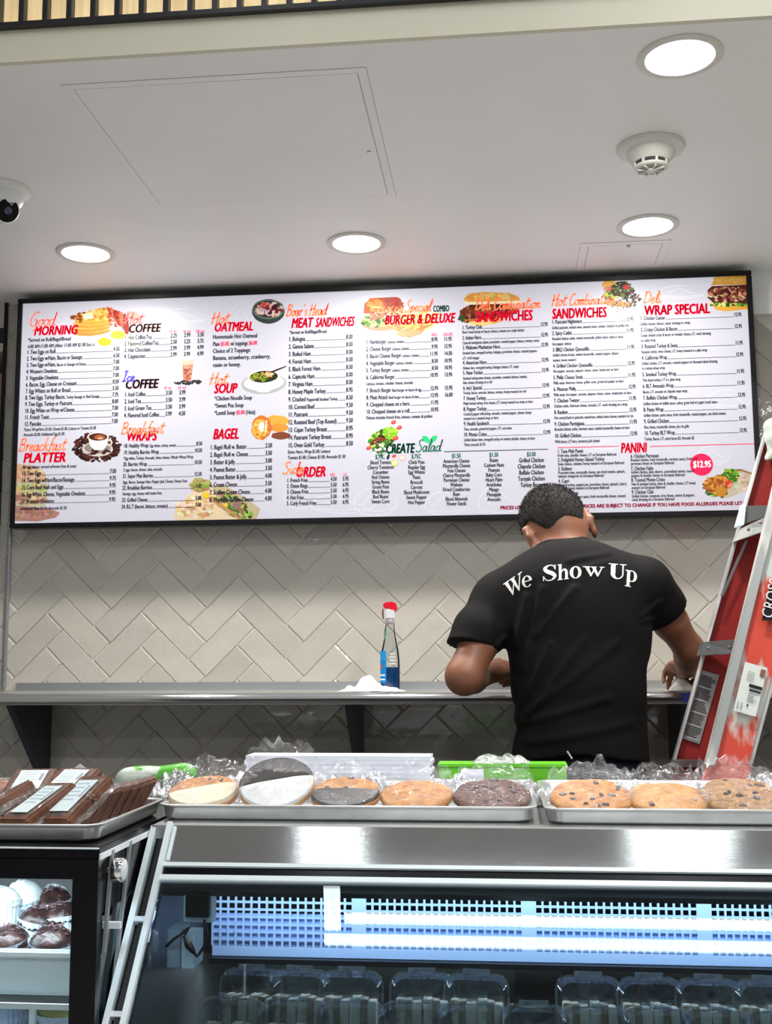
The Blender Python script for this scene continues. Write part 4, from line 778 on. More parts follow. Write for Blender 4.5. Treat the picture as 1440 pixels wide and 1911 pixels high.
def cloth_prims(c, pts, r, k=.012): return [p_cap((c.x+a[0], c.y+a[1], c.z+a[2]), (c.x+b[0], c.y+b[1], c.z+b[2]), r, r*.8, k) for a, b in pts]
p = W(690, 1284, 3.09); 
def crumple(name, c, sx, sy, peaks, m, seed=1, amp=.006, n=56, base=0.0, freq=40, heap=0):
    """thin rumpled sheet lying on z = c.z: height field with peaks (x, y, h, r)"""
    q = MB(); vs = []
    for j in range(n):
        for i in range(n):
            u, v = i/(n-1)*2-1, j/(n-1)*2-1; e = max(abs(u), abs(v)); a = math.atan2(v, u)
            wob = 1+.14*noise.noise(Vector((math.cos(a)*1.3, math.sin(a)*1.3, seed)))*2
            x, y = u*sx*wob, v*sy*wob; z = base
            for px, py, h, r in peaks: z += h*math.exp(-((x-px)**2+(y-py)**2)/(r*r))
            if heap:
                g = noise.noise(Vector((x*17, y*17, seed*1.3))); g2 = noise.noise(Vector((x*38+5, y*30, seed*.7))); z += heap*(1-e*e)*(.55+.55*(1-abs(g)*4)*.5+.35*(1-abs(g2)*3.2))
            f_ = noise.noise(Vector((x*freq, y*freq, seed*3.1))); z += amp*abs(f_)*2+amp*.5*abs(noise.noise(Vector((x*freq*2.3, y*freq*2.3, seed))))
            z *= min(1, (1-e)*5+.12); vs.append((x, y, max(z, .0006)))
    q.add(vs, [(j*n+i, j*n+i+1, (j+1)*n+i+1, (j+1)*n+i) for j in range(n-1) for i in range(n-1)])
    o = q.build(name, m, smooth='all'); o.location = c; md = o.modifiers.new('s', 'SOLIDIFY'); md.thickness = .0008; md.offset = 1; return o
M['cloth'] = mat('white_cloth', (.78, .76, .72), .9, bump=.15, bscale=400)
r_ = crumple('cleaning_rag', Vector((p.x, 3.085, SHZ+.0005)), .085, .035, [(0, .0, .030, .016), (-.022, .004, .024, .015), (.02, -.004, .014, .022), (-.055, -.005, .010, .014), (.05, 0, .006, .02)], M['cloth'], 4, .005)
tag(r_, 'crumpled white rag beside the spray bottle', 'rag')
p = W(1271, 1274, 3.08); r_ = crumple('wiping_cloth', Vector((p.x, 3.08, SHZ+.0005)), .036, .038, [(0, 0, .034, .022), (-.008, .01, .014, .012)], M['cloth'], 9, .006, 36)
tag(r_, 'white wiping cloth under the right hand of the man', 'cloth')
p0 = W(1281, 1298, 3.02); tp = box('tape_tag', (p0.x-.012, 3.0195, SHZ-.026), (p0.x+.014, 3.0205, SHZ-.004), mat('blue_tape', (.02, .04, .35), .4)); tag(tp, 'small blue label on the front edge of the steel shelf', 'label')

# ================================================================== THE MAN AT THE SHELF
man = thing('person', 'man in a black t-shirt and dark jeans with his back turned, wiping the steel shelf', 'person', (.17, 2.80, .14))
def off(V): return V-np.array([.17, 2.80, .14])
def v3(a): return np.array([a.x, a.y, a.z])
skin_m = two_tone('skin', (.27, .115, .062), (.21, .08, .044), 9, .35, .65, .5, .12)
LS, RS = v3(W(929, 1120, 2.84)), v3(W(1203, 1092, 2.84))
LE, RE = v3(W(866, 1262, 2.735)), v3(W(1286, 1212, 2.93))
LWr, RWr = v3(W(896, 1263, 2.91)), v3(W(1284, 1244, 3.00))
HC = v3(W(1035, 984, 2.925))
U = np.array([-.38, .50, .78]); U /= np.linalg.norm(U)
Rr = np.array([.88, .30, .36]); Rr -= U*(Rr@U); Rr /= np.linalg.norm(Rr); Fw = np.cross(U, Rr)
HA = [Rr, Fw, U]
def hp(r, f, u): return HC+Rr*r+Fw*f+U*u
body = [
 p_ell(HC, (.073, .092, .104), .02, HA), p_ell(hp(0, -.018, .012), (.076, .078, .084), .02, HA),
 p_ell(hp(0, .052, -.055), (.052, .045, .058), .03, HA), p_ell(hp(0, .07, -.098), (.024, .022, .018), .02, HA),           # jaw, chin
 p_cap(hp(0, .094, .005), hp(0, .112, -.030), .008, .013, .012), p_cap(hp(-.014, .100, -.034), hp(.014, .100, -.034), .007, .007, .008),  # nose
 p_cap(hp(-.022, .090, -.062), hp(.022, .090, -.062), .007, .007, .006), p_cap(hp(-.018, .089, -.073), hp(.018, .089, -.073), .007, .007, .006),  # lips
 p_cap(hp(-.045, .082, .022), hp(.045, .082, .022), .009, .009, .012),                                                   # brow
 p_ell(hp(-.032, .083, .002), (.013, .010, .010), .006, HA), p_ell(hp(.032, .083, .002), (.013, .010, .010), .006, HA),
 p_cap(HC-U*.04-Fw*.012, v3(W(1052, 1062, 2.88)), .058, .066, .03),
]
for sgn in (-1, 1):                                                                                                      # ears: rim, lobe, bowl
    for (f0, u0), (f1, u1), rr in (((-.006, .030), (-.024, .020), .0065), ((-.024, .020), (-.028, -.004), .0065), ((-.028, -.004), (-.014, -.030), .006), ((-.006, .030), (.002, .010), .005), ((-.014, -.030), (-.004, -.034), .0075)):
        body.append(p_cap(hp(sgn*.081, f0*1.15, u0*1.2-.024), hp(sgn*(.088 if f1 < -.02 else .080), f1*1.15, u1*1.2-.024), rr, rr, .006))
    body.append(p_ell(hp(sgn*.080, -.014, -.024), (.0075, .021, .036), .006, HA))
# trunk and legs under the clothes
body += [p_ell(v3(W(1070, 1130, 2.82)), (.165, .10, .15), .05), p_ell(v3(W(1080, 1260, 2.80)), (.135, .10, .19), .05), p_ell((.19, 2.79, 1.08), (.14, .10, .12), .05),
         p_cap(LS+[.03, 0, 0], RS-[.03, 0, 0], .05, .05, .03),
         p_cap((.10, 2.79, 1.02), (.08, 2.78, .62), .075, .052, .04), p_cap((.08, 2.78, .62), (.08, 2.81, .24), .05, .036, .02), p_cap((.27, 2.79, 1.02), (.29, 2.78, .62), .075, .052, .04), p_cap((.29, 2.78, .62), (.29, 2.81, .24), .05, .036, .02),
         p_cap((.08, 2.81, .23), (.07, 2.93, .19), .035, .028, .02), p_cap((.29, 2.81, .23), (.30, 2.93, .19), .035, .028, .02)]
# arms
body += [p_cap(LS, LS*.45+LE*.55, .052, .045, .03), p_cap(LS*.45+LE*.55, LE, .044, .044, .02), p_cap(LE, LE*.55+LWr*.45, .043, .041, .015), p_cap(LE*.55+LWr*.45, LWr, .039, .028, .015),
         p_cap(RS, RS*.45+RE*.55, .052, .042, .03), p_cap(RS*.45+RE*.55, RE, .041, .036, .02), p_cap(RE, RE*.55+RWr*.45, .037, .036, .015), p_cap(RE*.55+RWr*.45, RWr, .035, .026, .015)]
def hand(wr, d, nrm, side, curl):
    """five-fingered hand: wrist, direction of the palm, back-of-hand normal, side the thumb is on, curl of the fingers"""
    d = np.array(d, float); d /= np.linalg.norm(d); nrm = np.array(nrm, float); nrm -= d*(nrm@d); nrm /= np.linalg.norm(nrm); w = np.cross(d, nrm)*side
    P_ = []
    pc = wr+d*.045
    P_.append(p_ell(pc, (.050, .041, .019), .012, [d, w, nrm])); P_.append(p_cap(wr, wr+d*.03, .025, .026, .015))
    for i, (o, L) in enumerate(((.031, .066), (.011, .074), (-.010, .070), (-.029, .055))):
        a = wr+d*.074+w*o*1.0; rot = 0; seg = (L*.42, L*.32, L*.26); cur = a-d*.012; r = .0094 if i < 3 else .0082
        for k, sl_ in enumerate((.012,)+seg):
            if k: rot += curl[k-1]+.08*i
            dr = d*math.cos(rot)-nrm*math.sin(rot); nx = cur+dr*sl_; P_.append(p_cap(cur, nx, r-.0006*k, r-.0006*(k+1), .004)); cur = nx
    a = wr+d*.022+w*.030; b = a+d*.026+w*.020-nrm*.008; c = b+d*.026+w*.002-nrm*.010; e = c+d*.020-w*.010-nrm*.010
    P_ += [p_cap(a-w*.012, b, .0145, .012, .01), p_cap(b, c, .0115, .0105, .004), p_cap(c, e, .0105, .009, .004)]
    return P_
body += hand(LWr+np.array([.004, .006, .004]), (.80, .52, .26), (-.25, -.70, .60), -1, (.75, .95, .7))
body += hand(RWr, (-.12, .70, -.06), (.25, .15, 1), 1, (.35, .55, .5))
lo, hi = (-.22, 2.58, .15), (.56, 3.19, 1.87)
V, Q = sdf_mesh(body, lo, hi, .0055)
bodyo = sdf_obj('body', off(V), Q, skin_m, man, 1)
# hair: a clipped shell over the skull with short tufts
hair_m = mat('short_black_hair', (.012, .009, .008), .8, bump=.35, bscale=260, var=.3, vscale=60)
def hairline(D, X, Y, Z):
    x, y, z = X-HC[0], Y-HC[1], Z-HC[2]; f = Fw[0]*x+Fw[1]*y+Fw[2]*z; u = U[0]*x+U[1]*y+U[2]*z; r = Rr[0]*x+Rr[1]*y+Rr[2]*z
    lim = np.where(f < -.02, -.050, -.02+(f+.02)*1.05); lim = np.maximum(lim, -.050+.060*np.clip((np.abs(r)-.046)/.026, 0, 1)+.25*np.clip(f+.03, 0, .2)); lim = lim+.008*np.cos(r*60)
    return np.maximum(D, lim-u)
V, Q = sdf_mesh([p_ell(HC+U*.002, (.0775, .0955, .1065), .02, HA), p_ell(hp(0, -.018, .014), (.0800, .0825, .0885), .02, HA)], HC-.14, HC+.14, .004, hairline)
ho = sdf_obj('hair', off(V), Q, hair_m, man, 1)
bv = BVHTree.FromPolygons([tuple(v) for v in V], [tuple(f) for f in Q]); q = MB(); rh = random.Random(5)
for _ in range(7500):
    f = Q[rh.randrange(len(Q))]; p0 = V[f].mean(0); n_ = np.cross(V[f[1]]-V[f[0]], V[f[3]]-V[f[0]]); L_ = np.linalg.norm(n_)
    if L_ < 1e-12: continue
    n_ = n_/L_; 
    if n_@(p0-HC) < 0: n_ = -n_
    u = (p0-HC)@U; ln = .0022+.0035*max(0, min(1, (u+.05)/.09)); t = np.array([rh.gauss(0, 1) for _ in range(3)]); t -= n_*(t@n_); t /= np.linalg.norm(t)
    tip = p0+n_*ln+t*ln*.5+U*ln*.2; s_ = np.cross(n_, t)*.0009; q.add([off(p0+s_), off(p0-s_), off(tip)], [(0, 1, 2)])
hs = q.build('hair_tufts', hair_m, man); hs['kind'] = 'stuff'
# t-shirt
tee_m = mat('black_tee', (.0062, .0056, .0058), .85, bump=.15, bscale=500, spec=.2, var=.08, vscale=8)
SL, SR = v3(W(880, 1207, 2.775)), v3(W(1240, 1143, 2.885))
neck_c = v3(W(1052, 1030, 2.895))
tee = [p_ell(v3(W(1068, 1125, 2.82)), (.192, .122, .155), .05), p_ell(v3(W(1080, 1215, 2.81)), (.165, .122, .17), .06), p_ell(v3(W(1081, 1300, 2.80)), (.158, .122, .17), .05), p_ell(v3(W(1085, 1420, 2.80)), (.166, .124, .16), .05),
       p_cap(LS, RS, .062, .062, .04), p_cap(v3(W(1048, 1048, 2.885)), LS+[.01, 0, .0], .058, .058, .04), p_cap(v3(W(1055, 1046, 2.885)), RS+[-.01, 0, 0], .060, .058, .04),
       p_cap(neck_c-[0, 0, .02], v3(W(1048, 1018, 2.90)), .066, .062, .03),
       p_cap(LS+[.01, 0, -.005], LS*.3+SL*.7, .062, .063, .03), p_cap(LS*.3+SL*.7, SL+(SL-LS)*.25, .062, .060, .02), p_cap(RS+[-.01, 0, -.004], RS*.3+SR*.7, .061, .060, .03), p_cap(RS*.3+SR*.7, SR+(SR-RS)*.6, .060, .058, .02)]
folds = [((1087, 1195), (987, 1331), .7, 10), ((1070, 1098), (1000, 1185), .8, 10), ((1150, 1200), (970, 1340), .7, 12), ((1132, 1303), (966, 1352), .7, 11), ((1025, 1202), (959, 1345), .8, 9), ((983, 1112), (960, 1205), .9, 9), ((1010, 1098), (975, 1250), .7, 9), ((1175, 1350), (990, 1385), .6, 12), ((1200, 1160), (1228, 1150), .9, 6), ((1198, 1150), (1240, 1120), .8, 7), ((940, 1190), (915, 1225), .9, 7), ((1140, 1030), (1060, 1045), .5, 9), ((1150, 1042), (1080, 1062), .4, 9)]
fw = [(W(*a, 2.72), W(*b, 2.72), k*.0105, w_/1000) for a, b, k, w_ in folds]
dl = SL-LS; dl /= np.linalg.norm(dl); dr = SR-RS; dr /= np.linalg.norm(dr)
dl = dl+np.array([.25, .15, -.3]); dl /= np.linalg.norm(dl)
def tee_post(D, X, Y, Z):
    for a, b, k, w_ in fw:
        dx, dz = b.x-a.x, b.z-a.z; L2 = dx*dx+dz*dz; t = np.clip(((X-a.x)*dx+(Z-a.z)*dz)/L2, 0, 1)
        d2 = (X-a.x-t*dx)**2+(Z-a.z-t*dz)**2; D = D-np.where(Y < 2.9, k*(np.exp(-d2/w_**2)-.55*np.exp(-d2/(2.4*w_)**2)), 0)
    D = D-.0025*np.sin(X*31+Z*17+1)*np.sin(Z*23-X*9)
    nl = (X < LS[0]+.02); D = np.where(nl, np.maximum(D, (X-SL[0])*dl[0]+(Y-SL[1])*dl[1]+(Z-SL[2])*dl[2]), D)
    nr = (X > RS[0]-.01); D = np.where(nr, np.maximum(D, (X-SR[0])*dr[0]+(Y-SR[1])*dr[1]+(Z-SR[2])*dr[2]), D)
    nd = U*.8+np.array([0, -.1, .25]); nd /= np.linalg.norm(nd); top = neck_c+np.array([0, 0, .012])+0*nd   # neckline
    D = np.maximum(D, np.where(np.abs(X-neck_c[0]) < .10, (X-top[0])*nd[0]*.4+(Y-top[1])*nd[1]+(Z-top[2])*nd[2], -1))
    hem = 1.163+.020*np.exp(-((X-.17)/.10)**2)
    return np.maximum(D, hem-Z)
V, Q = sdf_mesh(tee, (-.22, 2.60, 1.10), (.50, 3.05, 1.78), .0048, tee_post)
to = sdf_obj('t_shirt', off(V), Q, tee_m, man, 1)
tee_bvh = BVHTree.FromPolygons([tuple(v) for v in V], [tuple(f) for f in Q])
# jeans, belt loop cord, shoes
jean_m = mat('dark_jeans', (.012, .016, .035), .8, bump=.3, bscale=300, var=.2, vscale=30)
V, Q = sdf_mesh([p_ell((.185, 2.79, 1.10), (.152, .112, .12), .05), p_ell((.185, 2.76, 1.00), (.15, .115, .11), .05), p_cap((.105, 2.79, .98), (.08, 2.78, .62), .092, .07, .03), p_cap((.08, 2.78, .62), (.08, 2.81, .23), .068, .058, .03), p_cap((.265, 2.79, .98), (.29, 2.78, .62), .092, .07, .03), p_cap((.29, 2.78, .62), (.29, 2.81, .23), .068, .058, .03)],
                (-.06, 2.55, .18), (.45, 3.0, 1.26), .009, lambda D, X, Y, Z: np.maximum(D, Z-1.205))
sdf_obj('jeans', off(V), Q, jean_m, man, 1)
a, b = W(1058, 1402, 2.672), W(1067, 1416, 2.672); q = MB(); q.tube([a-man.location, b-man.location], .0022, 6); q.build('cord_end', M['cloth'], man)
for X in (.08, .29):
    V, Q = sdf_mesh([p_cap((X, 2.80, .20), (X, 2.80, .24), .045, .045, .02), p_cap((X, 2.79, .185), (X+(.01 if X > .2 else -.01), 2.97, .175), .042, .034, .03)], (X-.09, 2.70, .12), (X+.09, 3.05, .29), .008, lambda D, X_, Y, Z: np.maximum(D, .1405-Z))
    sdf_obj('shoe', off(V), Q, mat('black_shoe', (.015, .015, .015), .5), man, 1)
# lettering across the shoulders: hand-cut serif outlines laid on the cloth
def arc(cx, cy, ro, ri, a0, a1, n=16, sh_=0.):
    o = [(cx+ro[0]*math.cos(a0+(a1-a0)*k/n), cy+ro[1]*math.sin(a0+(a1-a0)*k/n)) for k in range(n+1)]; i_ = [(cx+sh_+ri[0]*math.cos(a0+(a1-a0)*k/n), cy+ri[1]*math.sin(a0+(a1-a0)*k/n)) for k in range(n+1)]
    return [[o[k], o[k+1], i_[k+1], i_[k]] for k in range(n)]
def rc(x0, y0, x1, y1): return [[(x0, y0), (x1, y0), (x1, y1), (x0, y1)]]
def rib(pts, ws):
    p = spline(pts, 5); n = len(p); out = []
    def w_at(i): t = i/(n-1)*(len(ws)-1); k = min(int(t), len(ws)-2); return ws[k]+(ws[k+1]-ws[k])*(t-k)
    L_, R_ = [], []
    for i in range(n):
        a, b = p[max(i-1, 0)], p[min(i+1, n-1)]; dx, dy = b[0]-a[0], b[1]-a[1]; d = math.hypot(dx, dy); w_ = w_at(i)/2; L_.append((p[i][0]-dy/d*w_, p[i][1]+dx/d*w_)); R_.append((p[i][0]+dy/d*w_, p[i][1]-dx/d*w_))
    return [[L_[i], L_[i+1], R_[i+1], R_[i]] for i in range(n-1)]
SER = {
 'W': [[(.10, .96), (.36, .96), (.64, .10), (.55, 0)], [(.50, .02), (.60, .0), (.84, .66), (.76, .70)], [(.60, .96), (.86, .96), (1.14, .10), (1.05, 0)], [(1.02, .02), (1.12, 0), (1.42, .96), (1.33, .96)]]+rc(0, .93, .47, 1)+rc(.50, .93, .97, 1)+rc(1.20, .93, 1.55, 1),
 'e': arc(.36, .34, (.35, .36), (.17, .31), .0, 5.55, 20)+rc(.17, .33, .66, .39),
 'S': rib([(.72, .74), (.62, .93), (.38, .97), (.16, .80), (.28, .60), (.56, .44), (.70, .24), (.52, .03), (.24, .04), (.08, .26)], [.05, .06, .07, .20, .24, .25, .19, .07, .06, .05])+rc(.70, .68, .76, .98)+rc(.03, .02, .09, .32),
 'h': rc(.10, .03, .31, 1.02)+rc(0, 0, .40, .06)+rc(0, .99, .31, 1.05)+rib([(.30, .50), (.44, .66), (.60, .64), (.69, .45), (.69, .05)], [.06, .09, .16, .21, .21])+rc(.50, 0, .88, .06),
 'o': arc(.36, .34, (.36, .37), (.15, .32), 0, 2*PI, 24),
 'w': [[(.06, .64), (.29, .64), (.50, .08), (.42, 0)], [(.38, .0), (.47, 0), (.64, .46), (.57, .50)], [(.44, .64), (.67, .64), (.88, .08), (.80, 0)], [(.77, 0), (.86, 0), (1.08, .64), (1.0, .64)]]+rc(-.03, .62, .37, .68)+rc(.40, .62, .75, .68)+rc(.90, .62, 1.18, .68),
 'U': rc(.10, .34, .33, .97)+rc(-.02, .94, .45, 1)+rc(.66, .34, .73, .97)+rc(.54, .94, .86, 1)+arc(.415, .34, (.315, .36), (.245, .29), PI, 2*PI, 16, 0)+arc(.415, .34, (.315, .36), (.12, .27), PI, PI*1.45, 8, .02),
 'p': rc(.10, -.32, .31, .62)+rc(0, -.35, .41, -.29)+rc(0, .60, .31, .67)+arc(.42, .34, (.35, .36), (.15, .31), -2.3, 2.3, 18)}
lt_m = mat('white_print', (.72, .71, .70), .6)
for ch, (bx, by), (xx, xy), (yx, yy) in (('W', (944.2, 1118.8), (22.4, -15.1), (-5.7, -29.2)), ('e', (975.0, 1098.5), (27, -9), (-5, -30)), ('S', (1012, 1085), (33, -4), (-1, -29)), ('h', (1040, 1083), (24, -3), (0, -28)), ('o', (1062.5, 1079), (31, -1), (0, -31)), ('w', (1087.5, 1075), (33, 1), (2, -27)), ('U', (1135, 1079), (38, 3), (1, -28)), ('p', (1166, 1083), (28, 6), (2, -30))):
    bm = bmesh.new()
    for poly in SER[ch]:
        vv = [bm.verts.new((bx+x*xx+y*yx, -(by+x*xy+y*yy), 0)) for x, y in poly]
        try: bm.faces.new(vv)
        except ValueError: pass
    bmesh.ops.subdivide_edges(bm, edges=[e for e in bm.edges if e.calc_length() > 3.5], cuts=3, use_grid_fill=True); bmesh.ops.triangulate(bm, faces=bm.faces)
    for v in bm.verts:
        t = W(v.co.x, -v.co.y, 2.8); o_ = Vector((0, 0, ZC)); d_ = (t-o_).normalized(); hit = tee_bvh.ray_cast(o_, d_)
        w_ = hit[0] if hit[0] else t
        v.co = w_-d_*.0022-man.location
    me = bpy.data.meshes.new('shirt_letter'); bm.to_mesh(me); bm.free(); me.materials.append(lt_m); o = bpy.data.objects.new('shirt_letter', me); COL.objects.link(o); o.parent = man

# ================================================================== STEPLADDER
lad = thing('stepladder', 'red stepladder spattered with white paint, standing beside the man', 'ladder', (.55, 2.6, .14))
def splat(name, base, paint, lo, hi, scale, metal=0, rough=.55, stretch=(1, 1, .35)): return two_tone(name, base, paint, scale, lo, hi, rough, .25, metal, 8, stretch=stretch)
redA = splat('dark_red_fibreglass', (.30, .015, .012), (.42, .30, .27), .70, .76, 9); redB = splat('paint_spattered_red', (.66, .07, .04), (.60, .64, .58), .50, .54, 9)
alu_p = splat('paint_smeared_aluminium', (.42, .43, .42), (.72, .70, .66), .48, .60, 10, .5, .45); grey_m = mat('dull_steel', (.20, .20, .20), .4, .8, var=.15, vscale=20)
def pxprism(name, pts, Y, th, m, parent=lad):
    q = MB(); q.prism([W(p[0], p[1], (p[2] if len(p) > 2 else Y))-parent.location for p in pts], (0, th, 0)); return q.build(name, m, parent, bevel=.0012)
# rear rail: web, two flanges, running on down to the floor behind the counter
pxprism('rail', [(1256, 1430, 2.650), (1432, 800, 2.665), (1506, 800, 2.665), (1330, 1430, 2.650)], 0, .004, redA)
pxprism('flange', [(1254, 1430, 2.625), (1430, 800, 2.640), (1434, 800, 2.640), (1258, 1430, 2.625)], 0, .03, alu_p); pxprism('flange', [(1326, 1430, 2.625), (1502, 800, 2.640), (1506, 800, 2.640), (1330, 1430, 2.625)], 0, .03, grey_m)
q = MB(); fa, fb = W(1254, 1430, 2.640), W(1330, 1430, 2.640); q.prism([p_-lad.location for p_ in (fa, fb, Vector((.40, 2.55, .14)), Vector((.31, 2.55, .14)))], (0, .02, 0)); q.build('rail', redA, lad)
# front rail
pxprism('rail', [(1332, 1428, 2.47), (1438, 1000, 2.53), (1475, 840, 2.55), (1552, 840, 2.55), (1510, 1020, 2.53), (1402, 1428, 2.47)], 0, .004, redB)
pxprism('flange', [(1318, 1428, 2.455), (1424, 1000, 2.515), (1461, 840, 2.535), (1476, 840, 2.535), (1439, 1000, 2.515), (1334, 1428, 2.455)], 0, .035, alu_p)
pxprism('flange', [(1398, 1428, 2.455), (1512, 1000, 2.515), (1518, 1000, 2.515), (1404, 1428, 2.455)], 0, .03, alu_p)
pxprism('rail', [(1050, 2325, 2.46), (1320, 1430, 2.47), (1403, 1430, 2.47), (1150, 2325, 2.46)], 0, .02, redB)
pxprism('step', [(1306, 1224, 2.60), (1313, 1198, 2.60), (1386, 1192, 2.56), (1383, 1220, 2.56)], 0, .05, grey_m)
pxprism('step_plate', [(1334, 1203, 2.593), (1352, 1201, 2.583), (1350, 1218, 2.583), (1332, 1219, 2.593)], 0, .004, alu_p)
pxprism('step', [(1373, 1010, 2.60), (1382, 986, 2.60), (1460, 950, 2.56), (1460, 980, 2.56)], 0, .05, alu_p); pxprism('step_gusset', [(1389, 978, 2.612), (1392, 944, 2.612), (1460, 942, 2.57), (1460, 955, 2.57)], 0, .03, grey_m)
pxprism('corner_bracket', [(1372, 984, 2.595), (1384, 941, 2.595), (1392, 941, 2.595), (1388, 980, 2.595)], 0, .02, M['alu'])
pxprism('brace', [(1344, 1113, 2.62), (1390, 1008, 2.62), (1396, 1008, 2.62), (1350, 1113, 2.62)], 0, .004, grey_m)
pxprism('foot_plate', [(1248, 1432, 2.61), (1256, 1418, 2.61), (1326, 1420, 2.61), (1326, 1432, 2.61)], 0, .03, grey_m)
for a in ((1396, 988), (1419, 975), (1322, 1210), (1361, 1208)):
    c = W(a[0], a[1], 2.545 if a[0] > 1390 else 2.565)-lad.location; q = MB(); q.lathe([(.004, 0), (.003, .002), (.0001, .0025)], n=10, M_=Matrix.Translation(c) @ Matrix.Rotation(PI/2, 4, 'X')); q.build('rivet', grey_m, lad)
pxprism('warning_label', [(1309, 1250, 2.648), (1342, 1260, 2.648), (1305, 1389, 2.645), (1269, 1377, 2.645)], 0, .001, mat('grey_label', (.33, .33, .33), .5))
q = Print(); rl = random.Random(2)
def on_poly(c4, u, v): a = c4[0].lerp(c4[1], u); b = c4[3].lerp(c4[2], u); return a.lerp(b, v)
c4 = [W(*a)-lad.location for a in ((1309, 1250, 2.646), (1342, 1260, 2.646), (1305, 1389, 2.643), (1269, 1377, 2.643))]
for k in range(36):
    v0 = .04+k*.026; u0, u1 = .08, .92-rl.random()*.25
    o = len(q.v)
    for u, v in ((u0, v0), (u1, v0), (u1, v0+.013), (u0, v0+.013)): q.v.append(tuple(on_poly(c4, u, v))); q.c.append((.06, .06, .06) if k % 7 else (.5, .5, .5))
    q.f.append((o, o+1, o+2, o+3))
q.build('label_print', lad, 'print')
pxprism('sticker', [(1390, 1235, 2.486), (1432, 1247, 2.486), (1410, 1338, 2.468), (1368, 1326, 2.468)], 0, .001, splat('white_sticker', (.70, .74, .70), (.55, .62, .58), .52, .6, 12))
c4 = [W(*a)-lad.location for a in ((1390, 1235, 2.483), (1432, 1247, 2.483), (1410, 1338, 2.465), (1368, 1326, 2.465))]; q = Print()
for u0, v0, u1, v1, c_ in [(.74, .05, .95, .20, (.25, .12, .08)), (.40, .40, .98, .46, (.02, .02, .02)), (.45, .50, .96, .54, (.02, .02, .02)), (.50, .80, .56, .85, (.02, .02, .02)), (.10, .80, .14, .95, (.3, .3, .3)), (.26, .80, .30, .95, (.3, .3, .3))]+[(.22, .16+.035*k, .70-rl.random()*.2, .168+.035*k, (.2, .2, .2)) for k in range(6)]+[(.45, .58+.04*k, .9-rl.random()*.2, .595+.04*k, (.25, .25, .25)) for k in range(5)]:
    o = len(q.v)
    for u, v in ((u0, v0), (u1, v0), (u1, v1), (u0, v1)): q.v.append(tuple(on_poly(c4, u, v))); q.c.append(c_)
    q.f.append((o, o+1, o+2, o+3))
q.build('sticker_print', lad, 'print')
pxprism('brand_patch', [(1421, 1158, 2.49), (1436, 1092, 2.50), (1466, 1092, 2.50), (1452, 1158, 2.49)], 0, .001, M['frame_black'])
q = Print(); base = W(1437, 1155, 2.486)-lad.location; up_ = (W(1451, 1092, 2.496)-W(1437, 1155, 2.486)); L_ = up_.length; up_.normalize(); sd_ = Vector((-up_.z, 0, up_.x)); cxx = 0
for ch in 'CROSS':
    vs_, fs_, adv, cap = glyph(ch); k = L_*.52/cap*.62; o = len(q.v); q.v += [tuple(base+up_*((cxx+a)*k*.8)+sd_*(b*k-.004)+Vector((0, -.001, 0))) for a, b in vs_]; q.c += [(.75, .77, .75)]*len(vs_); q.f += [tuple(i+o for i in f) for f in fs_]; cxx += adv
q.build('brand_letters', lad, 'print')
q = MB(); cc = W(1452, 822, 2.63)
bagm = two_tone('green_white_plastic', (.62, .68, .60), (.12, .28, .10), 14, .60, .66, .4, .5)
hb = thing('hanging_bag', 'white and green plastic bag hung over the top of the ladder rail', 'bag', (cc.x, 2.61, cc.z))
V, Q = sdf_mesh([p_cap((-.028, 0, -.045), (.0, 0, .02), .008, .03, .02), p_cap((0, 0, .02), (.06, 0, .05), .032, .04, .02), p_cap((-.01, .012, -.03), (.03, .012, .0), .010, .02, .02)], (-.10, -.07, -.10), (.14, .08, .12), .004, lambda D, X, Y, Z: D+.0030*np.sin(X*70+Z*110)*np.sin(Z*60-X*90))
sdf_obj('bag_skin', V, Q, bagm, hb, 1)
# ================================================================== MAIN DELI CASE
E0 = Vector((0, 1.84, 1.14)); DS = Vector((0, -.655, -.756)).normalized(); NS = Vector((0, -.756, .655)).normalized()
XL = -.537
case = thing('deli_case', 'long stainless deli case with a slanted glass front', 'display case', (.35, 2.1, 0))
MS = Matrix.Translation(E0-case.location) @ Matrix(((1, 0, 0, 0), (0, DS.y, NS.y, 0), (0, DS.z, NS.z, 0), (0, 0, 0, 1)))   # local: x, t down the slope, n outwards
def slope_t(px, py):
    d = _f+CR*((px-720)/F_PX)-CU*((py-955.5)/F_PX); o = Vector((0, 0, ZC)); k = (E0-o).dot(NS)/d.dot(NS); return ((o+d*k)-E0).dot(DS)
def sbx(name, x0, t0, n0, x1, t1, n1, m, parent=case, bevel=0): q = MB(); q.box((x0, t0, n0), (x1, t1, n1), M_=MS); return q.build(name, m, parent, bevel)
def cbx(name, a, b, m, bevel=0): return box(name, Vector(a)-case.location, Vector(b)-case.location, m, case, bevel)
XR = 1.25
t = [slope_t(700, y) for y in (1542, 1615, 1622, 1640, 1651, 1911)]
print('slope t', [round(v, 4) for v in t])
cbx('top_deck', (XL-.035, 1.842, 1.118), (XR, 2.42, 1.1395), M['steel_top'], .001)
sbx('front_panel', XL, .0005, -.012, XR, t[1], 0, M['steel'])
sbx('bright_strip', XL, t[1], -.012, XR, t[2], .003, M['alu'])
sbx('black_band', XL, t[2], -.012, XR, t[3], -.002, M['black'])
sbx('rail', XL, t[3], -.008, XR, t[4], .006, M['alu'], bevel=.001)
sbx('gasket', XL+.004, t[4], -.02, XR, t[4]+.012, -.006, M['frame_black'])
sbx('front_glass', XL+.003, t[4], -.004, XR, .70, 0, M['glass'])
